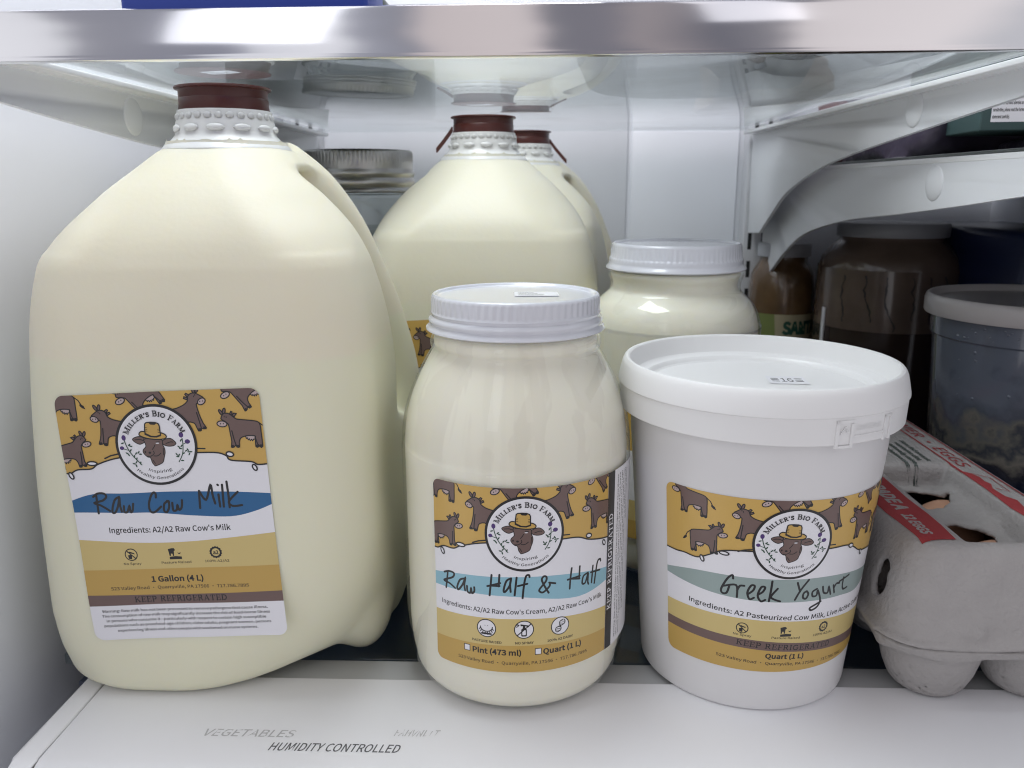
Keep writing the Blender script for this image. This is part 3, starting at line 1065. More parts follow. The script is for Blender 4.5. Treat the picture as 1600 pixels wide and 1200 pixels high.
RHH = [[(-30.0, 64.8), (-27.5, 65.8), (-25.1, 65.5), (-25.8, 63.5), (-30.2, 61.1), (-27.3, 60.4), (-24.6, 58.9)], [(-28.2, 65.0), (-28.7, 61.2), (-29.2, 58.0)], [(-20.0, 64.3), (-22.2, 63.2), (-23.6, 59.8), (-23.0, 58.7), (-21.0, 61.4), (-19.7, 64.7), (-20.2, 61.5), (-19.9, 59.0)], [(-19.0, 61.2), (-18.8, 58.8), (-17.6, 58.4), (-17.2, 60.6), (-16.8, 58.4), (-15.8, 59.4), (-15.8, 61.2)], [(-8.4, 67.6), (-8.8, 63.4), (-9.3, 58.5)], [(-10.2, 62.5), (-4.9, 64.3)], [(-5.2, 67.9), (-5.5, 62.8)], [(-8.7, 62.9), (-5.2, 63.0)], [(-0.5, 66.6), (-2.4, 65.3), (-3.5, 61.4), (-3.0, 60.5), (-1.1, 63.3), (-0.5, 66.6), (-0.9, 63.9), (-0.7, 60.6)], [(1.7, 66.9), (0.9, 59.1)], [(6.9, 67.0), (6.6, 67.9), (5.5, 67.4), (4.7, 63.8), (4.1, 57.8)], [(2.2, 63.2), (6.0, 64.1)], [(14.8, 59.3), (13.0, 62.6), (11.9, 65.4), (12.7, 66.8), (13.8, 66.4), (13.6, 64.6), (11.0, 61.3), (11.3, 60.1), (12.7, 59.9), (15.0, 62.0), (15.3, 63.2)], [(15.0, 63.8), (17.6, 63.1)], [(24.9, 68.4), (24.4, 64.2), (24.1, 59.4)], [(28.8, 68.3), (28.6, 62.9)], [(23.1, 63.6), (28.9, 64.0)], [(24.3, 63.8), (28.8, 62.8)], [(32.8, 64.2), (30.7, 63.3), (30.2, 60.3), (31.8, 60.2), (33.2, 64.1), (33.1, 60.4), (33.5, 59.0)], [(35.8, 66.6), (35.2, 59.1)], [(40.4, 67.3), (40.0, 68.3), (38.5, 67.6), (37.5, 63.0), (36.8, 58.3)], [(34.7, 63.9), (40.0, 63.4)]]
GYO = [[(-17.9, 63.1), (-18.3, 64.6), (-20.2, 62.6), (-22.4, 57.6), (-22.0, 55.6), (-20.2, 56.0), (-19.2, 59.7)], [(-21.8, 58.8), (-16.6, 60.3), (-16.0, 54.8)], [(-16.1, 57.9), (-15.1, 60.2), (-13.4, 60.5)], [(-11.7, 56.9), (-9.8, 58.9), (-9.4, 61.0), (-10.8, 60.9), (-12.0, 57.6), (-11.0, 54.6), (-9.3, 55.5)], [(-7.9, 57.0), (-6.0, 58.6), (-5.3, 60.7), (-6.8, 60.6), (-7.9, 56.7), (-6.5, 54.1), (-4.8, 54.9)], [(-2.7, 63.6), (-2.9, 59.2), (-3.3, 54.3)], [(-0.3, 60.3), (-2.6, 56.7), (-1.6, 55.4), (1.2, 54.4)], [(7.6, 62.8), (9.1, 58.6)], [(12.3, 63.8), (9.3, 59.3), (7.3, 54.9)], [(12.0, 58.6), (10.8, 57.7), (10.7, 55.7), (12.1, 55.1), (12.9, 57.1), (12.0, 58.6)], [(16.7, 59.0), (14.8, 57.9), (15.1, 55.8), (16.9, 55.9), (17.2, 58.2), (19.1, 53.4), (18.1, 50.4), (15.4, 49.1), (14.6, 50.3), (17.2, 51.6), (19.6, 52.6)], [(19.5, 59.5), (20.4, 56.6), (22.5, 56.1), (22.7, 58.9), (24.3, 55.0)], [(25.2, 59.0), (26.4, 55.2)], [(25.9, 57.8), (26.8, 59.3), (28.7, 59.1)], [(31.0, 61.2), (31.0, 57.4), (32.1, 55.3), (34.7, 55.5)], [(28.5, 59.9), (34.6, 61.3)]]


def jug_art():
    a = Art()
    W, H = 84, 109
    a.poly(rrect(0, W, 0, H, 4), 'white', 0)
    c, R = (39.5, 87.0), 16.8
    header(a, c, R, (0, W), H, [(-1, 76.4), (1.6, 76.0), (4.9, 77.5), (10.7, 77.7), (14.1, 79.7), (22.8, 82.0), (39, 83.6), (56.2, 83.2), (64.0, 82.8), (67.6, 81.4), (69.3, 79.4), (77.6, 78.4), (80.3, 77.1), (85, 77.4)])
    a.poly(spline([(-1, 63.8), (9.3, 66.6), (23.8, 66.6), (43.4, 67.0), (67.6, 65.9), (85, 64.6)], 5) + spline([(85, 60.3), (76.4, 57.1), (66.3, 55.2), (51.6, 56.1), (34.2, 58.0), (20.6, 58.1), (-1, 58.8)], 5), 'blue')
    hand(a, RCM, .95)
    a.text("Ingredients: A2/A2 Raw Cow's Milk", 2.55, 39.7, 49.3, 'black', width=51.8, bold=.006)
    a.poly(spline([(-1, 46.6), (25.4, 44.8), (50.1, 44.8), (85, 47.7)], 8) + [(85, 32), (-1, 32)], 'sand')
    a.poly([(-1, 32.8), (40, 32.7), (85, 33.0), (85, 20), (-1, 20)], 'amber')
    a.poly([(-1, 21.4), (40, 20.6), (85, 21.1), (85, 16.3), (-1, 16.3)], 'brown')
    icon_spray(a, 21.7, 39.5, 2.8)
    icon_pasture(a, 40.5, 39.4, 2.6)
    icon_badge(a, 57.9, 39.5, 2.8)
    a.text('No Spray', 1.1, 21.7, 34.9, 'black', width=7.6)
    a.text('Pasture Raised', 1.1, 40.5, 34.9, 'black', width=12.7)
    a.text('100% A2/A2', 1.1, 58.0, 35.1, 'black', width=10.5)
    a.text('1 Gallon (4 L)', 2.6, 39.8, 26.8, 'black', width=22.4, bold=.02)
    a.text('523 Valley Road \u2022 Quarryville, PA 17566 \u2022 717.786.7895', 1.5, 40.4, 23.5, 'black', width=59.5)
    a.serif('KEEP REFRIGERATED', 2.5, 40, 17.6, 'black', 40)
    for st, x0, x1, y in (('Warning: Raw milk has not been processed to remove pathogens that cause illness.', 5.0, 76.8, 13.2),
                          ('The consumption of raw milk may significantly increase the risk of food-borne illness', 4.6, 77.5, 10.9),
                          ('in persons who consume it - particularly with respect to certain high susceptible', 6.2, 75.6, 8.6),
                          ('populations such as preschool-age children, older adults, pregnant women, persons', 4.8, 77.5, 6.3),
                          ('experiencing illness and other people with weakened immune systems.', 10.2, 71.5, 3.8)):
        a.text(st, 1.25, (x0 + x1) / 2, y, 'black', width=x1 - x0, bold=.008)
    return a, rrect(0, W, 0, H, 4)


def round_icon(a, x, y, r, kind):
    a.ellipse((x, y), r, r, 'black', n=28)
    a.ellipse((x, y), r * .9, r * .9, 'white', n=28)
    l = r * .10
    if kind == 'sun':
        a.line([(x + r * .62 * math.cos(t), y + .15 * r + r * .5 * math.sin(t)) for t in np.linspace(math.pi, 2 * math.pi, 12)], l, 'black')
        for t in np.linspace(3.4, 6.0, 8):
            a.line([(x + r * .66 * math.cos(t), y + .1 * r + r * .55 * math.sin(t)), (x + r * .74 * math.cos(t), y + .02 * r + r * .72 * math.sin(t))], l, 'black')
        a.poly([(x - r * .5, y - r * .7), (x + r * .5, y - r * .7), (x + r * .62, y - r * .55), (x, y - r * .48), (x - r * .62, y - r * .55)], 'black')
        for dx in (-.14, .14):
            a.ellipse((x + dx * r, y + .3 * r), r * .04, r * .06, 'black', n=6)
    elif kind == 'bottle':
        a.poly(rrect(x - r * .28, x + r * .28, y - r * .75, y + r * .1, r * .12), 'black')
        a.poly(rrect(x - r * .17, x + r * .17, y - r * .6, y - r * .05, r * .08), 'white')
        a.poly([(x - r * .16, y + r * .1), (x + r * .16, y + r * .1), (x + r * .1, y + r * .4), (x + r * .5, y + r * .25), (x + r * .5, y + r * .45), (x - r * .35, y + r * .62), (x - r * .35, y + r * .4), (x - r * .1, y + r * .4)], 'black')
        a.line([(x + r * .7, y + r * .62), (x - r * .68, y - r * .64)], l * 1.1, 'black')
        for dy in (.3, .5, .7):
            a.line([(x - r * .75, y + r * dy * .9), (x - r * .5, y + r * (.45 + .1 * dy))], l * .7, 'black')
    else:
        for ph in (0, math.pi):
            a.line([(x + (-.55 + 1.1 * t) * r * .75 + .26 * r * math.sin(2 * math.pi * t * .98 + ph), y + (-.7 + 1.4 * t) * r * .95 - .12 * r * math.sin(2 * math.pi * t + ph)) for t in np.linspace(.03, .97, 22)], l, 'black')
        for t in (.18, .3, .42, .55, .68, .82):
            a.line([(x + (-.55 + 1.1 * t) * r * .75 - .16 * r, y + (-.7 + 1.4 * t) * r + .05 * r), (x + (-.55 + 1.1 * t) * r * .75 + .16 * r, y + (-.7 + 1.4 * t) * r - .05 * r)], l * .6, 'black')


def jar_art():
    a = Art()
    u0, u1, v0, v1 = -35, 74, 24.0, 104.9
    out = rrect(u0, u1, v0, v1, 3.0, corners=(0, 0, 1, 1))
    a.poly(out, 'white', 0)
    c, R = (5.0, 85.6), 15.9
    header(a, c, R, (u0, 44.5), v1, [(-36, 75.0), (-33.3, 74.9), (-30, 76.5), (-25, 76.6), (-21, 78.6), (-11, 81.3), (5, 82), (20.9, 82), (28, 81.3), (33, 79.2), (40, 77.5), (46, 76.6)])
    a.poly([(44.5, v0), (u1 + 2, v0), (u1 + 2, v1), (44.5, v1)], 'white')
    a.poly(spline([(-36, 63.8), (-24, 65.8), (-12.4, 66.6), (5.0, 67.1), (23.0, 66.2), (44.5, 63.2)], 5) + spline([(44.5, 57.2), (28.3, 54.9), (5, 58.1), (-12.5, 58.6), (-36, 58.2)], 5), 'sky')
    hand(a, RHH, .85)
    a.text("Ingredients: A2/A2 Raw Cow's Cream, A2/A2 Raw Cow's Milk", 2.1, 5, 50.6, 'black', width=73, bold=.004)
    a.poly(spline([(-36, 47), (5, 48.4), (44.5, 45.2)], 8) + [(44.5, 34), (-36, 34)], 'sand')
    a.poly(spline([(-36, 35.1), (5, 36.3), (44.5, 34.7)], 8) + [(44.5, 22), (-36, 22)], 'amber')
    round_icon(a, -10.8, 43.6, 4.1, 'sun')
    round_icon(a, 4.7, 43.6, 4.1, 'bottle')
    round_icon(a, 20.0, 43.6, 4.1, 'helix')
    a.text('PASTURE RAISED', 1.15, -10.8, 37.0, 'black', width=12.6, bold=.008)
    a.text('NO SPRAY', 1.15, 4.9, 37.0, 'black', width=7.6, bold=.008)
    a.text('100% A2 DAIRY', 1.15, 20.2, 37.1, 'black', width=11.6, bold=.008)
    for bx in (-19.4, 10.6):
        a.poly(rrect(bx - 1.4, bx + 1.4, 31.8, 34.8, .15), 'black')
        a.poly(rrect(bx - 1.1, bx + 1.1, 32.1, 34.5, .1), 'white')
    a.text('Pint (473 ml)', 2.5, -6.7, 31.9, 'black', width=20.5, bold=.02)
    a.text('Quart (1 L)', 2.5, 21.4, 31.9, 'black', width=17.5, bold=.02)
    a.text('523 Valley Road \u2022 Quarryville, PA 17566 \u2022 717.786.7895', 1.45, 4.8, 27.6, 'black', width=57)
    a.poly([(44.5, v0 - 1), (49.2, v0 - 1), (49.2, v1 + 1), (44.5, v1 + 1)], 'black')
    t = Art()
    t.serif('KEEP REFRIGERATED', 2.7, 0, 0, 'white', 44)
    for tri, ink, z in t.items:
        a.items.append(([(48.2 - y, 64.3 + x) for x, y in tri], ink, a.layer + 1 + (z - math.floor(z))))
    a.layer += 2
    warn = ['Warning: Raw milk has not been processed to remove pathogens that cause illness.', 'The consumption of raw milk may significantly increase the risk of food-borne',
            'illness in persons who consume it - particularly with respect to certain high', 'susceptible populations such as preschool-age children, older adults,', 'pregnant women, persons experiencing illness and other people with', 'weakened immune systems.']
    for i, st in enumerate(warn):
        a.text(st, 1.05, 52.6 + 2.05 * i, 102.6, 'black', align='r', rot=math.pi / 2, width=(76 if i < 3 else 66) if i < 5 else 24, bold=.006)
    return a, out


def tub_art():
    a = Art()
    u0, u1, v0, v1 = -48, 62, 20.2, 99.5
    out = rrect(u0, u1, v0, v1, 3.5)
    a.poly(out, 'white', 0)
    c, R = (4.1, 80.5), 15.6
    header(a, c, R, (u0, u1), v1, [(-49, 69.4), (-43, 69.2), (-38.7, 69.6), (-33, 69.3), (-27.7, 72.0), (-22, 75.2), (-11.1, 76.6), (4, 77.4), (20.4, 77.0), (29, 76.6), (33.5, 74.8), (39, 71.5), (47, 69.5), (64, 66)], wide=True)
    a.poly(spline([(-49, 59.7), (-35, 63), (-20.6, 64.2), (5.3, 64.4), (29.6, 63.2), (64, 57.0)], 5) + spline([(64, 55.5), (44.9, 51.4), (30, 52.8), (13.9, 53.6), (-7, 54), (-27.1, 54.8), (-49, 57.3)], 5), 'sage')
    hand(a, GYO, .9)
    a.text('Ingredients: A2 Pasteurized Cow Milk, Live Active Cultures', 2.3, 9.5, 45.2, 'black', width=92, rot=-.048, bold=.004)
    a.poly(spline([(-49, 44.9), (-6.3, 45.0), (24.1, 43.4), (64, 38)], 8) + spline([(64, 15), (-49, 15)], 1), 'sand')
    a.poly(spline([(-49, 36.6), (-5.4, 35.2), (26.5, 32.5), (64, 28.2)], 8) + [(64, 15), (-49, 15)], 'brown')
    a.poly(spline([(-49, 32.4), (-5.1, 30.8), (26.5, 28.2), (64, 23.2)], 8) + [(64, 15), (-49, 15)], 'amber')
    icon_spray(a, -13.0, 40.6, 2.6)
    icon_pasture(a, 5.3, 39.9, 2.4)
    icon_badge(a, 23.4, 39.8, 2.6)
    a.text('No Spray', 1.1, -12.8, 36.8, 'black', width=7.6, rot=-.03)
    a.text('Pasture Raised', 1.1, 5.6, 36.3, 'black', width=12.5, rot=-.04)
    a.text('100% A2/A2', 1.1, 23.8, 35.8, 'black', width=11, rot=-.06)
    t = Art()
    t.serif('KEEP REFRIGERATED', 2.4, 0, 0, 'black', 44)
    cs, sn = math.cos(-.075), math.sin(-.075)
    for tri, ink, z in t.items:
        a.items.append(([(6.8 + x * cs - y * sn, 30.9 + x * sn + y * cs) for x, y in tri], ink, a.layer + 1 + (z - math.floor(z))))
    a.layer += 2
    a.text('Quart (1 L)', 2.3, 6.2, 26.6, 'black', width=17.5, bold=.02, rot=-.05)
    a.text('523 Valley Road \u2022 Quarryville, PA 17566 \u2022 717.786.7895', 1.4, 8.0, 23.3, 'black', width=63, rot=-.055)
    return a, out


# ================================================================== the refrigerator interior
XL, XR, YB = -238.0, 420.0, 778.0
ST = dict(kind='structure')
# left wall with the shallow moulded ledges of the liner
lw_prof = [(XL, -140), (XL, 150), (XL, 160), (XL, 226), (XL, 300), (XL, 560)]
bm = bmesh.new()
rows = [[bm.verts.new((x, y, z)) for x, z in lw_prof] for y in (238, 790)]
for i in range(len(lw_prof) - 1):
    bm.faces.new((rows[0][i], rows[1][i], rows[1][i + 1], rows[0][i + 1]))
back = [bm.verts.new((XL - 20, y, z)) for y in (238, 790) for z in (-140, 560)]
bm.faces.new((rows[0][0], rows[0][1], rows[0][2], rows[0][3], rows[0][4], rows[0][5], back[1], back[0]))
new_obj('left_wall', bm_mesh('left_wall', bm, M['liner'], 20), **ST)
box('right_wall', XR, XR + 20, 238, 790, -140, 560, M['liner'], **ST)
bm = bmesh.new()
box_bm(bm, XL - 20, XR + 20, YB, YB + 20, -140, 560)
box_bm(bm, XL, 82, YB - 2.2, YB + 2, 10, 560, 1.0, 2)
box_bm(bm, 86, 184, YB - 2.2, YB + 2, 10, 268, 1.0, 2)
box_bm(bm, 86, 184, YB - 2.2, YB + 2, 271, 560, 1.0, 2)
new_obj('back_wall', bm_mesh('back_wall', bm, M['liner']), **ST)
box('ceiling', XL - 20, XR + 20, 238, 798, 660, 680, M['liner'], **ST)
box('upper_left_wall', XL - 20, XL, 238, 790, 560, 660, M['liner'], **ST)
box('upper_right_wall', XR, XR + 20, 238, 790, 560, 660, M['liner'], **ST)
box('upper_back_wall', XL - 20, XR + 20, YB, YB + 20, 560, 660, M['liner'], **ST)
box('floor', XL - 20, XR + 20, 238, 790, -160, -140, M['drawer'], **ST)


def rail(label, x0, x1, cols, y=756):
    t = thing('shelf_rail', ((x0 + x1) / 2, y, 0), label, 'rail')
    xm = (x0 + x1) / 2
    box('channel', x0 - xm, x1 - xm, 0, YB - 2.5 - y, 20, 560, M['rail'], 1.2, t)
    v, f = [], []
    k = 0
    for cx in cols:
        for z in np.arange(60, 540, 25.5):
            v += [(cx - xm - 1.7, -.15, z), (cx - xm + 1.7, -.15, z), (cx - xm + 1.7, -.15, z + 15), (cx - xm - 1.7, -.15, z + 15)]
            f.append((k, k + 1, k + 2, k + 3))
            k += 4
    new_obj('slots', mesh('slots', v, f, M['slot']), t)
    return t


rail('white slotted shelf rail between the two halves of the back wall', 188, 214, (194, 206))
rail('white slotted shelf rail at the left end of the back wall', -226, -200, (-219, -207))

# ------------------------------------------------------------------ drawer cover the food stands on
cv = thing('drawer_cover', (0, 300, -30), 'white plastic vegetable drawer cover with worn humidity lettering under the jugs', 'drawer cover')
def cover_profile(r):
    pts = [(323 - 300, 30), (323 - 300, 26)]
    pts += [(323 - 300, -16), (255 - 300, -16)]
    pts += [(255 - 300, 30 - r)] + [(255 - 300 + r - r * math.cos(t), 30 - r + r * math.sin(t)) for t in np.linspace(.15, math.pi / 2, 8)]
    return pts
slab_profile('top_panel', cover_profile(12), 'x', -196.2, 420, M['cover'], .6, cv)
slab_profile('side_frame', cover_profile(12.2), 'x', -207, -196.8, M['cover'], 1.6, cv)
box('groove', -196.85, -196.15, -44, 22, 10, 29.2, M['groove'], 0, cv)
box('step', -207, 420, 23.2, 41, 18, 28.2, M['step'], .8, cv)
pr = Art()
pr.text('HUMIDITY CONTROLLED', 4.9, -107.5, 274.4, 'black', align='l', shear=.22, width=52.5)
P_, Fc_ = [], []
def flat_print(art, name, z, m, parent, off=(0, 0, 0), drop=None):
    v, f = [], []
    for i, (tri, ink, lz) in enumerate(art.items):
        if drop and drop(tri, i):
            continue
        b = len(v)
        v += [(p[0] - off[0], p[1] - off[1], z - off[2] + lz * .01) for p in tri]
        f.append((b, b + 1, b + 2))
    return new_obj(name, mesh(name, v, f, m), parent)
flat_print(pr, 'printed_words', .06, M['print_grey'], cv, (0, 300, -30))
rg = random.Random(7)
pw = Art()
pw.text('VEGETABLES', 4.6, -138.0, 282.4, 'black', align='l', shear=.28, width=38, bold=.0)
keep = {}
flat_print(pw, 'worn_words', .06, M['worn'], cv, (0, 300, -30), lambda t, i: rg.random() < .10)
pw = Art()
pw.text('FAHVNLTT', 4.2, -58.5, 284.4, 'black', align='l', shear=.28, width=18, bold=.0)
flat_print(pw, 'worn_traces', .06, M['worn'], cv, (0, 300, -30), lambda t, i: rg.random() < .45)

gp = thing('crisper_glass', (80, 560, -3), 'dark glass sheet over the drawers behind the white cover', 'glass sheet')
box('pane', -310, 338, -218.5, 190, -4, 1.6, M['pane_low'], .5, gp)
dr = thing('vegetable_drawer', (80, 560, -135), 'dark drawer seen through the glass panel', 'drawer')
bm = bmesh.new()
box_bm(bm, -305, 333, -218, 190, 0, 4)
box_bm(bm, -305, -301, -218, 190, 4, 118)
box_bm(bm, 329, 333, -218, 190, 4, 118)
box_bm(bm, -301, 329, 186, 190, 4, 118)
box_bm(bm, -301, 329, -218, -214, 4, 118)
new_obj('tray', bm_mesh('tray', bm, M['drawer']), dr)

# ------------------------------------------------------------------ upper glass shelf with its brackets
ZG = 266.6
TY = 259
us = thing('glass_shelf', (-4, TY, ZG), 'glass shelf with polished metal front edge above the milk jugs', 'shelf')
TY = 259
box('glass_pane', -189, 187, 4, 750 - TY, 0, 4.2, M['pane'], .4, us)
# front trim: a bent metal strip
tp = [(1.5, -9.2), (.5, -9.0), (.05, -8.4), (0, -7.6), (0, 4.4), (.2, 5.2), (.8, 5.6), (2, 5.7), (8, 5.7), (8, 4.9), (8.5, 4.9), (8.5, -.6), (4.5, -.6), (4.5, -9.2)]
tro = slab_profile('front_trim', tp, 'x', -234, 320, M['trim'], 0, us)
tro.rotation_euler.y = math.radians(-.2)
slab_profile('trim_lip', [(4.7, -8.6), (7.2, -7.6), (7.2, -.8), (4.7, -.8)], 'x', -190, 188, M['rail'], 0, us)


def arc_profile(pts, n=5):
    return spline(pts, n)


def bracket(x, side, top, under, parent, sgn, bosses):
    """white pressed-steel bracket; sgn=+1: camera sees its -x face."""
    b = slab_profile('side_bracket', top + under, 'x', x, x + 2.6 * sgn, M['bracket'], .5, parent)
    for by, bz in bosses:
        bm_ = bmesh.new()
        bmesh.ops.create_uvsphere(bm_, u_segments=24, v_segments=12, radius=1)
        for v in bm_.verts:
            v.co = Vector((x + v.co.x * 1.5, by + v.co.y * 9.5, bz + v.co.z * 9.0))
        new_obj('rivet_dimple', bm_mesh('rivet_dimple', bm_, M['bracket'], 80), b)
    return b


k = 188 / 176.0
def up(pts, k, x0=0):
    return [(p[0] * k - TY, (p[1] - 219) * k + 219 - ZG) for p in pts]
und = up([(701, 180.1), (666, 182.0), (636, 197.7), (599, 214.6), (540, 228.6), (485, 236.1), (412, 242.9), (315, 251.3), (262, 255.5)], k)
bracket(190 + 4, 1, [(268 - TY, -.6), (754 - TY, -.6)], [und[0]] + arc_profile(und[1:]), us, 1, [(407 * k - TY, (254 - 219) * k + 219 - ZG)])
# left bracket
undl = [(754 - TY, 190 - ZG), (720 - TY, 192 - ZG), (660 - TY, 208 - ZG), (590 - TY, 226 - ZG), (500 - TY, 236 - ZG), (420 - TY, 241 - ZG), (340 - TY, 247.5 - ZG), (268 - TY, 254 - ZG)]
bracket(-196, 1, [(268 - TY, -.6), (754 - TY, -.6)], [undl[0]] + arc_profile(undl[1:]), us, -1, [(410 - TY, 253 - ZG)])
for o in us.children:
    pass
for nm, xa, xb in (('side_rim', 181, 193.6), ('side_rim', -195.6, -183)):
    box(nm, xa + 4 if xa > 0 else xa, xb if xa > 0 else xb - 2, 10, 750 - TY, -3.4, -.5, M['chrome'], .8, us)

# ------------------------------------------------------------------ lower shelf of the right half
ls = thing('half_shelf', (300, 330, 238), 'white bracketed half shelf on the right holding a green box', 'shelf')
k2 = 1.075
def up2(p):
    return (p[0] * k2 - 330, (p[1] - 219) * k2 + 219 - 238)
u2 = [up2(p) for p in [(699, 143.9), (679, 145.0), (635, 168.6), (589, 185.8), (517, 197.7), (443, 204.0), (378, 209.9), (330, 214.7), (285, 219)]]
bracket(204 - 300, 1, [(285 * k2 - 330, -8.0), (699 * k2 - 330, -8.0)], [u2[0]] + arc_profile(u2[1:]), ls, 1, [(404 * k2 - 330, (219 - 219) * k2 + 219 - 238 + 1)])
box('shelf_plate', -91, 118, -20, 420, -8.0, -3.2, M['dark_pack'], .5, ls)
box('edge_rim', -96, -91.5, -20, 420, -8.2, -5.2, M['chrome'], .6, ls)

# ================================================================== milk jugs
JA = ([-10, 0, 4, 10, 40, 80, 130, 165, 185, 191, 197, 203, 210, 218, 226, 233, 238, 250],
      [72, 73, 74.0, 74.8, 75.8, 75.4, 74.2, 71.8, 68.6, 66.8, 64.2, 60.6, 55.2, 47.8, 39.2, 31.4, 26.5, 25])
JR = ([-10, 0, 6, 12, 20, 32, 50, 180, 191, 200, 210, 218, 226, 233, 238, 250],
      [48, 44, 39, 36, 32, 29, 28, 29, 31, 34, 36, 34, 32, 28.5, 26.5, 25])


def dense(tab):
    p = np.array(spline(list(zip(*tab)), 8))
    return p[:, 0], p[:, 1]


JA, JR = dense(JA), dense(JR)


def jug_body(X, Y, Z):
    X = X + 3.0 * np.clip(1 - Z / 175, 0, 1)        # a full jug sags a little to one side
    a = np.interp(Z, *JA)
    r = np.interp(Z, *JR)
    qx, qy = np.abs(X) - (a - r), np.abs(Y) - (a - r)
    d = np.sqrt(np.maximum(qx, 0) ** 2 + np.maximum(qy, 0) ** 2) + np.minimum(np.maximum(qx, qy), 0) - r
    # gentle waves in the thin plastic
    d = d + .45 * np.sin(X * .061 + 1.2) * np.sin(Z * .052 + .4) + .25 * np.sin(X * .11 - Z * .07)
    d = smax(d * .8, -Z, 5)
    return d


def jug_sdf(X, Y, Z):
    d = jug_body(X, Y, Z)
    s, t = (X + Y) / math.sqrt(2), (X - Y) / math.sqrt(2)
    # hand grip: the corner is scooped out and a tube bridges the scoop
    lowz = 96 + np.maximum(0, 84 - s) * .55
    sc = np.interp(Z, [90, 108, 122, 140, 160, 175, 190, 203, 217, 226], [60, 60, 60, 57, 52, 46, 39, 32, 22, 14])
    cut = smax(smax(sc - s, np.abs(t) - 64, 6), smax(lowz - Z, Z - 226, 6), 6)
    d = smax(d, -cut, 5)
    pts = spline([(27, 227), (41, 217), (53, 203), (61, 190), (68, 175), (75, 160), (82, 140), (87, 122), (88, 106), (80, 88)], 3)
    h = None
    for (s0, z0), (s1, z1) in zip(pts[:-1], pts[1:]):
        e = seg_dist(s, t, Z, (s0, 0, z0), (s1, 0, z1)) - 13.5
        h = e if h is None else np.minimum(h, e)
    d = smin(d, h, 3.5)
    # the base is drawn in under the corner to the right of the label and a small foot stands behind it
    d = smax(d, .87 * (t - 64) - .49 * Z, 22)
    foot = (np.sqrt(((X - 57) / 14) ** 2 + ((Y + 24) / 17) ** 2 + ((Z - 18) / 21) ** 2) - 1) * 15
    d = smin(d, foot, 6)
    d = d + .9 * np.exp(-((Y - 20) / 22) ** 2 - ((Z - 118) / 16) ** 2) * (np.abs(X) > 55)
    return d


jug_me = nets_mesh('jug_body', jug_sdf, (-86, -86, -4), (86, 92, 240), 2.0, M['milk'])
jug_far_me = jug_me.copy()
jug_far_me.materials.clear()
jug_far_me.materials.append(M['milk_far'])

neck_prof = [(0, 233), (28.2, 234.2), (28.6, 235.6), (27.4, 237.2), (24.2, 239.6), (22.3, 241.8), (21.9, 243.5), (21.7, 247), (21.0, 249), (20.6, 252.5), (0, 252.5)]


def neck_bm():
    v, f = [], []
    seg = 96
    n = len(neck_prof)
    for i in range(seg):
        t = 2 * math.pi * i / seg
        for r, z in neck_prof:
            v.append((r * math.cos(t), r * math.sin(t), z))
    for i in range(seg):
        a, b = i * n, ((i + 1) % seg) * n
        for j in range(n - 1):
            f.append((a + j, b + j, b + j + 1, a + j + 1))
    def bead(t, r, z, lx, lz, dr):
        base = len(v)
        nu, nv = 12, 7
        for i in range(nv):
            ph = -math.pi / 2 + math.pi * i / (nv - 1)
            for j in range(nu):
                th = 2 * math.pi * j / nu
                du = lx * math.cos(ph) * math.copysign(abs(math.cos(th)) ** .6, math.cos(th))
                dz = lz * math.sin(ph)
                dd = dr * math.cos(ph) * math.sin(th)
                aa = t + du / r
                v.append(((r + dd) * math.cos(aa), (r + dd) * math.sin(aa), z + dz))
        for i in range(nv - 1):
            for j in range(nu):
                f.append((base + i * nu + j, base + i * nu + (j + 1) % nu, base + (i + 1) * nu + (j + 1) % nu, base + (i + 1) * nu + j))
    for i in range(12):
        bead(2 * math.pi * (i + .28) / 12, 21.9, 244.6, 4.0, 1.6, 1.35)
    for i in range(28):
        bead(2 * math.pi * i / 28, 20.8, 249.6, 1.8, 1.6, .8)
    return v, f


nv_, nf_ = neck_bm()
neck_me = mesh('neck', nv_, nf_, M['neck'])
smooth_by_angle(neck_me, 50)
cap_prof = [(0, 251.8), (18.6, 251.8), (19.6, 252), (19.9, 253), (19.5, 255), (19.6, 257.3), (19.3, 257.8), (19.4, 258.2), (19.4, 261.4), (20.9, 261.7), (21.1, 262.2), (20.9, 262.7), (19.6, 262.9), (0, 262.9)]
cap_o = lathe('cap', cap_prof, M['cap'], 96)
cap_me = cap_o.data
bpy.data.objects.remove(cap_o)

ja, jout = jug_art()


def jug_map(cx, cz, rot):
    """lay the flat label on the front (-y) face of the jug: march from outside onto the surface."""
    c_, s_ = math.cos(rot), math.sin(rot)
    def f(U, V, O):
        x = cx + (U - 42) * c_ - (V - 54.5) * s_
        z = cz + (U - 42) * s_ + (V - 54.5) * c_
        y = np.full_like(x, -95.0)
        for _ in range(60):
            y = y + .9 * jug_body(x, y, z)
        return np.stack([x, y - .25 - O, z], 1)
    return f


jug_label_me = ja.build('jug_label', jout, jug_map(-7.5, 85.0, math.radians(2.6)), 1.1, 4, step=.02, base=.08)
sticker_v = [(-10, -5, 0), (11, -2.5, 0), (9.5, 5.5, 0), (-11.5, 3, 0)]


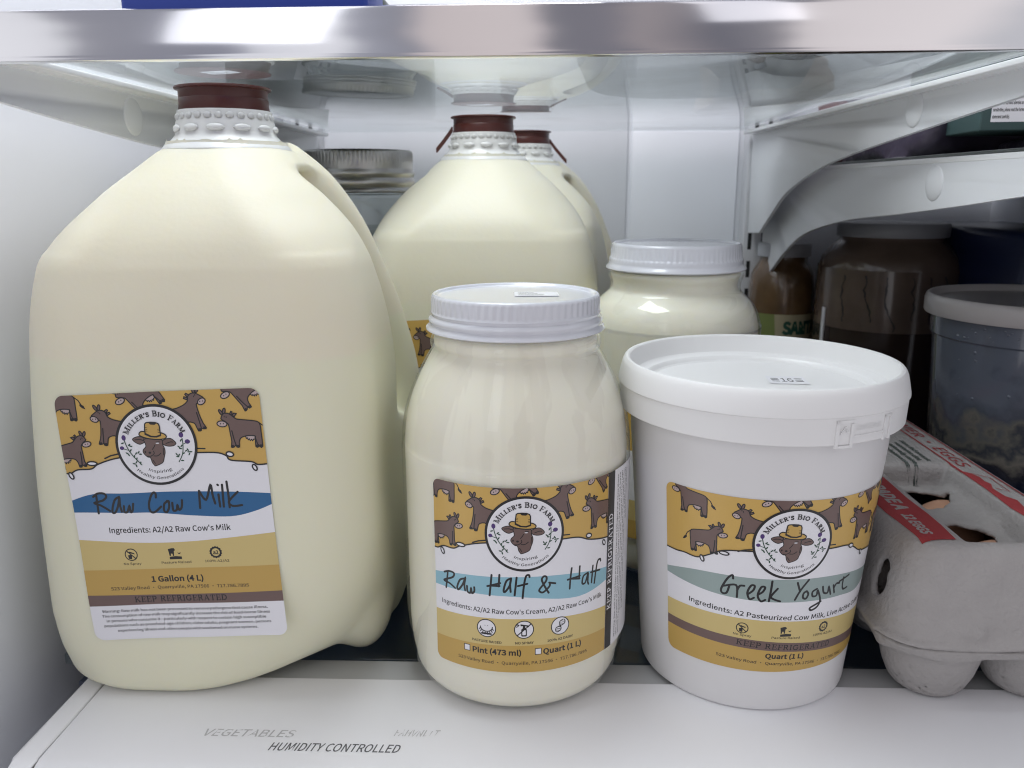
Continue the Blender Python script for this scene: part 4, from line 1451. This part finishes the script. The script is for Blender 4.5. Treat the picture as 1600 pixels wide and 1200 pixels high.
def sticker(parent, z, x=0, y=0, rot=0.0, sx=11, sy=6.5, name='price_sticker', label_text=None):
    a = Art()
    a.poly(rrect(-sx, sx, -sy, sy, .6), 'white', 0)
    rr = random.Random(int(z * 10))
    if label_text:
        a.text(label_text, sy * .95, 0, -sy * .45, 'black', width=sx * .62)
        for s_ in (-1, 1):
            for q in range(3):
                a.line([(s_ * sx * .62 - 1.2, sy * (.35 - .35 * q)), (s_ * sx * .62 + 1.2, sy * (.35 - .35 * q))], sy * .16, 'black')
    else:
        for q in range(4):
            y_ = sy * (.6 - .4 * q)
            a.line([(-sx * .8, y_), (-sx * .8 + sx * rr.uniform(.5, 1.2), y_)], sy * .12, 'black')
    c_, s_ = math.cos(rot), math.sin(rot)
    me = a.build(name, rrect(-sx, sx, -sy, sy, .6), lambda U, V, O: np.stack([x + U * c_ - V * s_, y + U * s_ + V * c_, z + O], 1), None, None)
    return new_obj(name, me, parent)


def tab_mesh(a0, a1, drop, out):
    """peeled tamper strip hanging off the cap's edge"""
    v, f = [], []
    n = 10
    for i in range(n + 1):
        t = i / n
        an = a0 + (a1 - a0) * t
        r = 20.1 + out * t ** 1.6
        z = 255 - drop * t ** 1.4
        for dz in (-1.4, 1.4):
            for dr in (0, .9):
                v.append(((r + dr) * math.cos(an), (r + dr) * math.sin(an), z + dz))
    for i in range(n):
        b, c = i * 4, i * 4 + 4
        for p, q in ((0, 1), (1, 3), (3, 2), (2, 0)):
            f.append((b + p, b + q, c + q, c + p))
    f += [(0, 1, 3, 2), (n * 4 + 0, n * 4 + 2, n * 4 + 3, n * 4 + 1)]
    me = mesh('pull_tab', v, f, M['cap'])
    smooth_by_angle(me, 50)
    return me


GJ = 'gallon milk jugs on the shelf'
jug_spots = [
    ((-143.5, 382, 0), 0.0, 'big milk jug with brown cap at the left, front label reading Raw Cow Milk', jug_me, 0),
    ((-36, 545, 0), math.radians(90), 'cream coloured milk jug behind the half and half jar', jug_far_me, 1),
    ((-11, 690, 0), math.radians(-16), 'hindmost milk jug, mostly hidden behind another jug near back wall', jug_far_me, 2),
]
for loc, rz, lab, bme, n_ in jug_spots:
    j = thing('milk_jug', loc, lab, 'milk jug', GJ, rz)
    new_obj('jug_body', bme, j)
    new_obj('neck', neck_me, j)
    cp = new_obj('cap', cap_me, j)
    sticker(cp, 263.0, 1, -6 if n_ == 0 else 2, math.radians(-20) - rz, 8.5, 4.6)
    lb = new_obj('paper_label', jug_label_me, j)
    if n_ == 1:
        lb.rotation_euler.z = -rz
        lb.location = Vector((-1.5, .5, 4.0)) * S
        new_obj('pull_tab', tab_mesh(math.radians(196) - rz, math.radians(186) - rz, 13, 10), cp)
    if n_ == 2:
        lb.rotation_euler.z = 0
        new_obj('pull_tab', tab_mesh(math.radians(-14) - rz, math.radians(-4) - rz, 16, 13), cp)

# ================================================================== glass jars of cream
def label_on_cone(cx, cy, r0, z0, r1, z1, rad):
    def f(U, V, O):
        th = U / rad
        r = r0 + (r1 - r0) * (V - z0) / (z1 - z0) + O
        return np.stack([cx + r * np.sin(th), cy - r * np.cos(th), V], 1)
    return f


jb = [(0, 0), (36, 0), (40.5, .2), (44, 1.6), (46.6, 4.4), (48.6, 9), (50.1, 16), (50.7, 24), (50.9, 34), (50.9, 102), (50.8, 109), (50.3, 116), (49.2, 123), (47.2, 130), (44.6, 136.5),
      (41.6, 142.6), (38.9, 147.6), (37.2, 150.4), (36.5, 151.9), (36.9, 153.0), (37.0, 155), (36.5, 156.6), (35.6, 158), (34.6, 159.4), (34.6, 170), (0, 170)]
jar = thing('cream_jar', (-9.8, 345, 0), 'glass jar of half and half with white lid in the centre front', 'jar')
jprof = [jb[0]] + spline(jb[1:-1], 3) + [jb[-1]]
lathe('cream', [(max(r_ - (1.5 if z_ > 8 else .9), 0), min(z_ + .7, 168)) for r_, z_ in jprof[:-1]] + [(0, 168)], M['cream'], 160, parent=jar)
lathe('glass_body', jprof[:-2], M['jar_wall'], 192, parent=jar)


def knurl(r, z, t):
    if 168.3 < z < 174.0 and r > 34:
        return r + .15 * math.cos(70 * t)
    if r > 34 and 159 < z < 167.5:
        zz = z - .9 * (t / (2 * math.pi))
        return r + .15 * math.sin(zz * 1.6 + t)
    return r


lidp = [(33.5, 159.8), (37.9, 159.8), (38.5, 160.2), (38.5, 160.9), (37.6, 161.7), (37.0, 162.6), (37.4, 163.6), (37.5, 164.3), (37.1, 165.2), (36.4, 166.0), (36.4, 166.8), (36.6, 167.3),
        (36.5, 167.7), (36.3, 168.0), (36.2, 168.5), (36.2, 173.4), (36.0, 174.2), (35.5, 174.9), (34.8, 175.1), (34.1, 174.8), (33.7, 174.1), (33.2, 173.8), (32, 173.75), (0, 173.75)]
lid = lathe('screw_lid', lidp, M['lid'], 720, knurl, jar, ang=50)
sticker(lid, 173.9, 9, 2, .05, 9.5, 7)
a_, out_ = jar_art()
new_obj('paper_label', a_.build('cream_label', out_, label_on_cone(0, 0, 50.92, 0, 50.92, 100, 50.9), 1.6, None), jar)

bj = thing('cream_jar', (79, 470, 0), 'glass jar of cream with dull white lid behind the yogurt tub', 'jar')
bb = [(0, 0), (40, 0), (45.5, 1.2), (48.2, 5), (49.6, 14), (50, 30), (50, 132), (49.7, 140), (48.4, 147), (45.2, 153.5), (40.8, 158), (38, 160.5), (37.0, 163), (37.3, 166), (38.0, 168), (38.4, 170), (37.6, 171.5), (36, 172), (36, 184), (0, 184)]
bprof = [bb[0]] + spline(bb[1:-1], 3)
lathe('cream', [(max(r_ - 1.6, 0), z_ + .7) for r_, z_ in bprof] + [(0, 184.5)], M['cream_far'], 128, parent=bj)
lathe('glass_body', bprof, M['jar_wall'], 128, parent=bj)


def knurl2(r, z, t):
    return r + (.2 * math.cos(80 * t) if 179 < z < 186 and r > 35 else 0)


lathe('screw_lid', [(36.5, 173), (39.4, 173), (39.9, 173.6), (39.6, 174.6), (38.3, 175.6), (37.9, 177), (38.0, 178.5), (37.4, 179.4), (37.0, 180), (36.8, 186), (36.4, 187.2), (35.6, 187.8), (34.8, 187.6), (34.2, 186.8), (0, 186.6)],
      M['lid'], 480, knurl2, bj, ang=50)
br_art = Art()
br_art.poly(rrect(-35, 74, 24, 105, 3), 'white', 0)
br_art.poly([(44.5, 20), (50, 20), (50, 110), (44.5, 110)], 'black')
br_art.poly([(-40, 76), (44.5, 76), (44.5, 110), (-40, 110)], 'gold')
br_art.poly([(-40, 20), (44.5, 20), (44.5, 47), (-40, 47)], 'sand')
br_art.poly([(-40, 20), (44.5, 20), (44.5, 35), (-40, 35)], 'amber')
new_obj('paper_label', br_art.build('rear_label', rrect(-35, 74, 24, 105, 3), label_on_cone(0, 0, 50.1, 0, 50.1, 100, 50), 2, None), bj)

# ================================================================== yogurt tub
tb = thing('yogurt_tub', (98, 351.5, 0), 'white plastic tub of Greek yogurt with rimmed lid beside the egg carton', 'tub')
tr = lambda z: 46.6 + (55.2 - 46.6) * z / 112
lathe('tub_body', [(0, .8), (43.6, .8), (44.2, 0), (45.6, 0), (46.6, .9), (46.9, 2.6), (tr(6), 6), (tr(60), 60), (tr(112), 112), (55.6, 122), (55.8, 131), (0, 131)], M['tub'], 160, parent=tb, ang=30)
lp = [(56.6, 123.6), (60.3, 123.6), (60.7, 124.0), (61.1, 134.4), (61.6, 135.0), (61.5, 136.2), (60.6, 140.4), (60.0, 142.8), (59.3, 144.4), (58.6, 145.2), (57.6, 145.3), (56.8, 144.7), (56.3, 143.2),
      (55.3, 138.4), (54.6, 136.9), (53.3, 136.2), (49.8, 135.9), (49.0, 135.2), (48.4, 134.0), (47.4, 133.3), (0, 133.2)]
tl = lathe('tub_lid', lp, M['tublid'], 200, parent=tb, ang=28)
sticker(tl, 133.4, 15, 7, -.08, 8.5, 7.5, label_text='16')
# tamper tab on the skirt
bm = bmesh.new()
def on_skirt(u, z, off):
    th = u / 61.0
    r = np.interp(z, [124, 135], [60.65, 61.1]) + off
    return (r * math.sin(th), -r * math.cos(th), z)
def skirt_box(u0, u1, z0, z1, t):
    n = max(1, int((u1 - u0) / 1.5))
    vs = [[[bm.verts.new(on_skirt(u0 + (u1 - u0) * i / n, z, o)) for o in (-.4, t)] for z in (z0, z1)] for i in range(n + 1)]
    for i in range(n):
        A_, B_ = vs[i], vs[i + 1]
        bm.faces.new((A_[0][1], B_[0][1], B_[1][1], A_[1][1]))
        bm.faces.new((A_[0][0], A_[0][1], B_[0][1], B_[0][0])) if False else bm.faces.new((A_[0][0], B_[0][0], B_[0][1], A_[0][1]))
        bm.faces.new((A_[1][0], A_[1][1], B_[1][1], B_[1][0]))
    for A_ in (vs[0], vs[-1]):
        bm.faces.new((A_[0][0], A_[0][1], A_[1][1], A_[1][0]))
for q in ((14, 15.2, 115.2, 127), (20.4, 21.6, 115.2, 125.6), (14, 21.6, 125.8, 127), (38, 39, 116, 126.8), (41.5, 42.6, 116, 126.8), (38, 42.6, 125.9, 126.9), (15.2, 20.4, 115.2, 116.2), (21.6, 38, 119.6, 120.3)):
    skirt_box(q[0], q[1], 122.6 + (q[2] - 115.2) * .93, 122.6 + (q[3] - 115.2) * .93, .55)
for (u_, z_), (u2_, z2_) in (((16.2, 128.4), (17.8, 130.6)), ((17.8, 130.6), (19.4, 128.4))):
    for i in range(4):
        f_ = i / 4
        uu, zz = u_ + (u2_ - u_) * f_, z_ + (z2_ - z_) * f_
        skirt_box(uu - .35, uu + .55, zz - .3, zz + .6, .6)
new_obj('tamper_tab', bm_mesh('tamper_tab', bm, M['tublid']), tl)
em = Art()
em.text('BREAK', 2.2, 0, 0, 'white', width=13)
me_ = em.build('embossing', rrect(-20, 20, -5, 8, .5), lambda U, V, O: np.array([on_skirt(30 + u, 129.2 + v_, .12 + o) for u, v_, o in zip(U, V, O)]), 1.5, None)
for k_ in range(len(INK_NAMES)):
    me_.materials[k_] = M['tublid']
new_obj('embossing', me_, tl)
a_, out_ = tub_art()
new_obj('paper_label', a_.build('yogurt_label', out_, label_on_cone(0, 0, 46.68, 0, 55.28, 112, 51.0), 1.6, 8), tb)

# ================================================================== egg carton
CX, CY, CL = 198.0, 306.0, 300.0
ec = thing('egg_carton', (CX, CY, 0), 'grey pulp egg carton with red print and torn windows at the right', 'egg carton')


def rr_xy(X, Y, hx, y0, y1, r):
    qx = np.abs(X) - (hx - r)
    ym = (y0 + y1) / 2
    qy = np.abs(Y - ym) - ((y1 - y0) / 2 - r)
    return np.sqrt(np.maximum(qx, 0) ** 2 + np.maximum(qy, 0) ** 2) + np.minimum(np.maximum(qx, qy), 0) - r


def lid_outer(X, Y, Z):
    hx = np.interp(Z, [28, 34, 52, 76], [49, 48, 45, 39.5])
    y0 = np.interp(Z, [24, 50, 76], [-1, 2, 4.5])
    d = rr_xy(X, Y, hx, y0, 300 - y0, np.interp(Z, [24, 76], [17, 13])) * .95
    d = smax(d, Z - 75, 7)
    # sunken middle with the viewing windows
    tr_ = np.maximum.reduce([np.abs(X - 1) - np.interp(Z, [60, 76], [15, 19]), 12 - Y + (75 - Z) * .3, Y - 105, 63 - Z])
    d = smax(d, -tr_, 4)
    # bulge of the reinforcing rib low on the front
    rib = seg_dist(X, Y, Z, (-41, 9, 41), (-14, 1.4, 38)) - 3.2
    d = smin(d, rib, 3)
    rib2 = seg_dist(X, Y, Z, (16, 52, 62), (16, 96, 62)) - 4.0
    return smin(d, rib2, 4)


def lid_sdf(X, Y, Z):
    d = lid_outer(X, Y, Z)
    d = smax(d, -(d + 2.6), .8)
    d = smax(d, 30.5 - Z, 1.0)
    for hx, hy, ex, ey in ((1, 42, 10, 15), (1, 88, 11.5, 12)):
        wob = 1 + .10 * np.sin(3 * np.arctan2(Y - hy, X - hx) + 1) + .05 * np.sin(9 * np.arctan2(Y - hy, X - hx))
        c = (np.sqrt(((X - hx) / ex) ** 2 + ((Y - hy) / ey) ** 2) - wob) * 11
        c = np.maximum(c, 50 - Z)
        d = np.maximum(d, -c)
    slot = np.sqrt((Y - 26) ** 2 + ((Z - 50) / 1.7) ** 2) - 5.0
    d = np.maximum(d, -np.maximum(slot, X + 30))
    # rim
    lip = np.maximum(rr_xy(X, Y, 51.5, -2.5, 302.5, 18), np.abs(Z - 31.6 - .6 * np.sin(X * .12) - .4 * np.sin(Y * .2)) - 1.1)
    lip = np.maximum(lip, -rr_xy(X, Y, 47, 3, 297, 16))
    return smin(d, lip, 1.5)


new_obj('carton_lid', nets_mesh('carton_lid', lid_sdf, (-58, -8, 24), (58, 309, 80), 1.7, M['pulp']), ec)


def tray_sdf(X, Y, Z):
    d = None
    for i in range(6):
        for sx in (-1, 1):
            cx, cy = sx * 21.5, 23.5 + 49.8 * i
            rc = np.interp(Z, [0, 3, 10, 20, 30], [13, 16, 19, 21.5, 24])
            e = np.sqrt((X - cx) ** 2 + (Y - cy) ** 2) - rc
            d = e if d is None else smin(d, e, 5)
    band = rr_xy(X, Y, 48.5, 0, 300, 18)
    d = smin(d, np.maximum(band, 24.5 - Z + 1.0 * np.sin(Y * .31)), 4)
    d = smax(d, -Z, 2)
    d = np.maximum(d, -(d + 2.8))
    d = np.maximum(d, Z - 30)
    lip = np.maximum(rr_xy(X, Y, 50.0, -1.2, 302, 18), np.abs(Z - 29.3 - .4 * np.sin(X * .17 + 1)) - .9)
    d = smin(d, lip, 1.2)
    return d


new_obj('carton_tray', nets_mesh('carton_tray', tray_sdf, (-58, -8, -3), (58, 309, 33), 1.7, M['pulp']), ec)
# eggs in the two cups that show through the windows
for ex, ey in ((24.5, 27), (-24.5, 27), (24.5, 76.2)):
    eg = lathe('egg', [(0, 8)] + [(20.5 * math.sin(t) * (1 + .10 * math.cos(t)), 33 - 25 * math.cos(t)) for t in np.linspace(.12, math.pi - .06, 22)] + [(0, 58)], M['egg'], 48)
    eg.location = Vector((CX + (13 if ex > 0 else -18), CY + ey + (12 if ex > 0 else 0), 3)) * S
    tag(eg, {(24.5, 27): 'brown egg showing through the front window of the egg carton', (-24.5, 27): 'brown egg seen through the side slot of the egg carton',
             (24.5, 76.2): 'brown egg below the second window of the egg carton'}[(ex, ey)], 'egg', 'eggs in the carton')


def drop_on_lid(U, V, O):
    """print on the top of the lid: project down onto it."""
    x, y = U - CX, V - CY
    z = np.full_like(x, 90.0)
    for _ in range(80):
        z = z - .7 * lid_outer(x, y, z)
    return np.stack([x, y, z + .25 + O], 1)


def print_part(art, name, outline, order):
    me = art.build(name, outline, drop_on_lid, 2.5, 4, step=.05, base=.1)
    for i_, k_ in enumerate(INK_NAMES):
        me.materials[i_] = {'black': M['red'], 'leaf': M['carton_green'], 'white': M['pulp']}.get(k_, M['red'])
    return new_obj(name, me, ec)


def along_y(art_src, x0, y0, flip=1):
    """turn text so that it runs along -y (towards the front) with its top at +x"""
    return [([(x0 + y * 1.0, y0 - x) for x, y in tri], ink, z) for tri, ink, z in art_src.items]


e1 = Art()
e1.poly([(175.5, 470), (175.5, 383), (175, 362), (176, 343.8), (176, 331.7), (175.2, 318.9), (174.8, 304.5), (169, 304.5), (164, 307.2), (161.5, 313), (160.8, 327), (160.2, 339), (159.6, 349), (159.5, 470)], 'black')
t = Art()
t.text('GRADE A', 6.2, 0, 0, 'white', align='l', width=38, bold=.03, shear=.12)
e1.items += [(a, i, e1.layer + 1) for a, i, z in along_y(t, 164.2, 386)]
t = Art()
t.text('12 EGGS', 4.6, 0, 0, 'white', align='l', width=21, bold=.03, shear=.12)
e1.items += [(a, i, e1.layer + 1) for a, i, z in along_y(t, 163.8, 343)]
print_part(e1, 'grade_strip', [(150, 316.5), (180, 316.5), (180, 480), (150, 480)], 0)
e2 = Art()
for xa in (232.2, 219.6):
    e2.poly([(xa - .55, 318 if xa > 225 else 400), (xa + .55, 318 if xa > 225 else 400), (xa + .55, 590), (xa - .55, 590)], 'black')
e2.poly([(219.2, 402), (222.6, 397), (224.1, 392), (223.5, 386), (224.5, 382), (222.1, 376), (222.5, 366), (225.3, 361), (223.3, 351), (225.5, 344), (224, 330), (219.4, 330), (218.4, 354), (219.2, 377)], 'black')
e2.line([(222.6, 397), (228.6, 391), (228.0, 372), (224.0, 376)], .5, 'black')
t = Art()
t.text('FARMER \u2022 EGGS', 6.4, 0, 0, 'black', align='l', width=100, bold=.0, shear=.15)
e2.items += [(a, i, e2.layer + 1) for a, i, z in along_y(t, 222.4, 508)]
print_part(e2, 'brand_band', [(214, 325), (235, 325), (235, 596), (214, 596)], 0)
e3 = Art()
for i_, st in enumerate(('Hens fed organic', 'vegetarian diet,', 'naturally raised', 'no hormones')):
    t = Art()
    t.text(st, 2.5, 0, 0, 'leaf', align='l', width=36 - 4 * (i_ % 2), bold=.03, shear=.2)
    e3.items += [(a, k_, 1.0) for a, k_, z in along_y(t, 209.5 - 4.4 * i_, 452 - 3 * i_)]
print_part(e3, 'small_print', [(190, 410), (214, 410), (214, 460), (190, 460)], 0)

# ================================================================== things behind
# empty mason jar far left
mj = thing('mason_jar', (-134, 612, 7.5), 'clear mason jar with silver band lid between two milk jugs', 'mason jar')
outer = spline([(42, 1.2), (45, 4), (46, 12), (46, 168), (45, 178), (42, 188), (40, 195), (39.4, 200), (39.8, 203), (39, 206), (37.6, 208), (37.6, 226)], 3)
inner = [(r - 2.6, max(z, 4.5)) for r, z in reversed(outer)]
lathe('glass_body', [(0, .8)] + outer + inner + [(0, 4.5)], M['glass'], 96, parent=mj)
lathe('contents', [(0, 5)] + [(41.0, 5), (42.4, 14), (42.4, 150), (0, 156)], M['filling'], 64, parent=mj)


def knurl3(r, z, t):
    return r + (.3 * math.cos(90 * t) if z > 229 and r > 38 else 0)


bl = lathe('band_lid', [(39, 207.5), (41.6, 207.5), (42.3, 208.5), (42.0, 210), (40.8, 211.2), (41.8, 213), (42.2, 214.5), (41.4, 216.4), (40.6, 218), (41.6, 220), (41.8, 221.4), (40.8, 223), (40.6, 225), (40.6, 228.6), (40.5, 229.5), (40.4, 235.5), (39.8, 236.8),
                        (38.6, 237.3), (37, 237.2), (36.2, 236.4), (34, 236.8), (0, 237)], M['tin'], 360, knurl3, mj, ang=45)

# jar of dark brew
bw = thing('brew_jar', (292, 684, 0), 'large jar of dark brown liquid with dull lid at right rear', 'jar')
bw.scale.z = .945
o_ = spline([(50, 0), (54, 3), (55.5, 10), (55.5, 150), (55.2, 160), (52.5, 172), (46, 181), (41, 186), (40, 189)], 4)
def brew_idx(j):
    return 0
lathe('brew', [(0, 0)] + [p for p in o_ if p[1] <= 108] + [(55.5, 112), (0, 112)], M['brew'], 96, parent=bw)
lathe('glass_body', [(55.55, 112.2)] + [p for p in o_ if p[1] > 113] + [(39.5, 196), (0, 196)], M['brew_foam'], 96, parent=bw)
lathe('screw_lid', [(40, 189), (42.6, 189), (43, 190), (42.8, 199), (42, 200.5), (40, 200.8), (0, 200.6)], M['dull_lid'], 96, parent=bw)
v, f = [], []
rr = random.Random(3)
for th0 in (-.62, -.30, -.02, .30, .58, .8):
    z, th = rr.uniform(162, 168), th0
    pts = []
    zend = rr.uniform(112, 122)
    while z > zend:
        pts.append((th, z))
        z -= 3
        th += rr.uniform(-.028, .034)
    for i in range(len(pts) - 1):
        b = len(v)
        for (tt, zz) in (pts[i], pts[i + 1]):
            r_ = float(np.interp(zz, [150, 160, 172], [55.5, 55.2, 52.5])) + .25
            for s_ in (-1, 1):
                wd = .011 + .004 * math.sin(i * 1.3)
                v.append((r_ * math.sin(tt + s_ * wd - .38), -r_ * math.cos(tt + s_ * wd - .38), zz))
        f.append((b, b + 1, b + 3, b + 2))
new_obj('drip_marks', mesh('drip_marks', v, f, M['drip']), bw)
box('label_edge', -.6, .6, -3, 3, 85, 128, M['paper'], .2, bw).location = Vector((-54.5, -12, 0)) * S

# salsa jar
sj = thing('salsa_jar', (221, 738, 0), 'squat brown jar with tan and lime label behind the yogurt tub', 'jar')
lathe('glass_body', [(0, 0), (25, 0), (28, 2), (29, 6), (29, 118), (28.6, 130), (27, 142), (23, 150), (20.5, 154), (20.5, 160), (0, 160)], M['salsa'], 80, parent=sj)
lathe('screw_lid', [(20.5, 158), (23, 158), (23.2, 168), (22.4, 169.4), (0, 169.4)], M['dull_lid'], 80, parent=sj)
sa = Art()
sa.poly(rrect(-40, 40, 40, 108.5, 1), 'white', 0)
sa.poly([(-40, 30), (-14, 30), (-19, 80), (-22, 110), (-40, 110)], 'sand')
sa.text('SANTA', 11, 4.5, 91.5, 'black', width=38, bold=.04)
me_ = sa.build('front_label', rrect(-40, 40, 40, 108.5, 1), label_on_cone(0, 0, 29.1, 0, 29.1, 100, 29), 2, None)
for i_, k_ in enumerate(INK_NAMES):
    me_.materials[i_] = {'white': M['tan_label'], 'sand': M['lime'], 'black': M['forest']}.get(k_, M['paper'])
lb = new_obj('front_label', me_, sj)
lb.rotation_euler.z = math.radians(18)

# deli tub with leftovers
dt = thing('deli_tub', (297, 482, 3), 'frosted round deli tub with dark leftovers and pale rim at right edge', 'tub')
bodyp = [(0, .5), (46, 0), (48, 3), (51.6, 62), (52.8, 84), (55.0, 120), (55.6, 128), (57.0, 129.2), (57.7, 146), (0, 146)]
lathe('tub_wall', bodyp, M['deli'], 160, parent=dt)
lathe('tub_lid', [(57.9, 141), (61.2, 141), (61.8, 142), (61.9, 149), (61.2, 151.6), (60.0, 152.6), (58.8, 152.4), (57.8, 150.5), (56.8, 148.6), (54, 148.2), (0, 148.2)], mat('deli_lid', (.42, .40, .40), .3, noise=(20, .1)), 128, parent=dt)
v, f = [], []
rr = random.Random(11)
for _ in range(60):
    th, z = rr.uniform(-1.3, .3), rr.choice((rr.uniform(131, 140), rr.uniform(96, 140)))
    r_ = float(np.interp(z, [84, 120, 128, 129.2, 146], [52.8, 55, 55.6, 57.0, 57.7])) + .05
    s_ = rr.uniform(.35, 1.1)
    b = len(v)
    c_ = np.array([r_ * math.sin(th), -r_ * math.cos(th), z])
    nrm = np.array([math.sin(th), -math.cos(th), 0])
    tu = np.array([math.cos(th), math.sin(th), 0])
    v.append(tuple(c_ + nrm * s_ * .55))
    for kk in range(8):
        aa = kk * math.pi / 4
        v.append(tuple(c_ + tu * s_ * .75 * math.cos(aa) + np.array([0, 0, 1]) * s_ * .75 * math.sin(aa) + nrm * s_ * .3))
    for kk in range(8):
        aa = kk * math.pi / 4
        v.append(tuple(c_ + tu * s_ * math.cos(aa) + np.array([0, 0, 1]) * s_ * math.sin(aa)))
    for kk in range(8):
        k1 = (kk + 1) % 8
        f.append((b, b + 1 + kk, b + 1 + k1))
        f.append((b + 1 + kk, b + 9 + kk, b + 9 + k1, b + 1 + k1))
new_obj('condensation', mesh('condensation', v, f, M['deli'], smooth=True), dt)

nb = box('storage_box', 330, 412, 560, 740, 1, 188, M['navy'], 6)  # added navy block stands in for the bluish haze in this corner
tag(nb, 'tall navy box added for the bluish dark at right rear', 'box')

# on the right half shelf
gb = thing('food_box', (290, 470, 247), 'dark green cardboard box with white allergy notice on right shelf', 'box', rz=math.radians(-6))
box('carton_body', -54, 80, -20, 100, 0, 46, M['boxgreen'], .8, gb)
ga = Art()
ga.poly(rrect(-49, -29.5, 4.5, 17, .1), 'white', 0)
for i_, (st, wd) in enumerate((('Consumers with food allergies and food', 17.6), ('sensitivities, please read the ingredient', 17.2), ('statement carefully.', 8.6))):
    ga.text(st, 1.7, -48.4, 13.4 - 3.5 * i_, 'black', align='l', width=wd, bold=.02)
ga.poly(rrect(-26, 20, 5.5, 40, .1), 'white')
ga.poly(rrect(-25, 19, 14, 39, .1), 'black')
ga.text('If you', 2.0, -25, 10.6, 'black', align='l')
ga.text('Signat', 2.0, -25, 7.4, 'black', align='l')
me_ = ga.build('notice_panel', rrect(-54, 60, 0, 45, .1), lambda U, V, O: np.stack([U, -20.05 - O, V], 1), None, None)
new_obj('notice_panel', me_, gb)


def blob(name, loc, size, m, seed, amp=.18, **kw):
    bm_ = bmesh.new()
    bmesh.ops.create_icosphere(bm_, subdivisions=4, radius=1)
    from mathutils import noise as mn
    for v_ in bm_.verts:
        p = v_.co.copy()
        n_ = mn.noise(p * 1.7 + Vector((seed, 0, 0))) * amp + mn.noise(p * 4.5 + Vector((0, seed, 0))) * amp * .4
        e_ = .55
        q = Vector([math.copysign(abs(c_) ** e_, c_) for c_ in p])
        v_.co = Vector((q.x * size[0], q.y * size[1], max(q.z, -.62) * size[2])) * (1 + n_)
    zmin = min(v_.co.z for v_ in bm_.verts)
    for v_ in bm_.verts:
        v_.co.z = max(v_.co.z, zmin + size[2] * .12)
    zmin = min(v_.co.z for v_ in bm_.verts)
    for v_ in bm_.verts:
        v_.co.z -= zmin
    o = new_obj(name, bm_mesh(name, bm_, m, 60), **kw)
    o.location = Vector(loc) * S
    return o


blob('plastic_bag', (262, 570, 235), (44, 70, 26), M['plum'], 2, label='dark plum plastic bag lying behind the green box', cat='bag')
blob('plastic_bag', (330, 452, 235), (66, 70, 7.5), M['plum'], 5, .06, label='flat dark bag squashed under the green box', cat='bag')
blob('food_pack', (226, 640, 235), (14, 36, 20), M['maroon'], 9, label='dark red pack at the rear left of the right shelf', cat='pack')
blob('fruit', (286, 395, 235), (13, 16, 9), M['olive'], 3, .06, label='pale green fruit peeking from under the green box', cat='fruit')

# on the upper glass shelf
ZT = ZG + 4.4
bx = box('food_box', -133, -54, 272, 300, ZT + .5, ZT + 60, M['blue'], 1.5)
tag(bx, 'bright blue box above the metal edge, at the top', 'box')
bwl = thing('grey_bowl', (84, 470, ZT), 'round grey bowl seen from below through the glass shelf', 'bowl')
lathe('bowl_body', [(0, .4), (54, 0), (57, 1.5), (63, 14), (65, 26), (63.5, 26), (61, 14), (55, 4), (0, 3.5)], M['grey_bowl'], 96, parent=bwl)
lathe('bowl_lid', [(0, 29), (65, 29), (67, 27), (67, 25), (65.2, 25)], M['grey_bowl'], 96, parent=bwl)
blob('food_pack', (142, 560, ZT), (30, 90, 13), M['beige'], 12, .12, label='beige wrapped pack seen through the glass beside the bowl', cat='pack')
blob('food_pack', (110, 318, ZT), (26, 34, 12), M['beige'], 21, .12, label='small beige pack right behind the metal shelf edge', cat='pack')
dk = box('storage_box', -176, -84, 470, 690, ZT, ZT + 50, M['dark_pack'], 5)
tag(dk, 'dark grey box standing on the glass shelf above the mason jar', 'box')
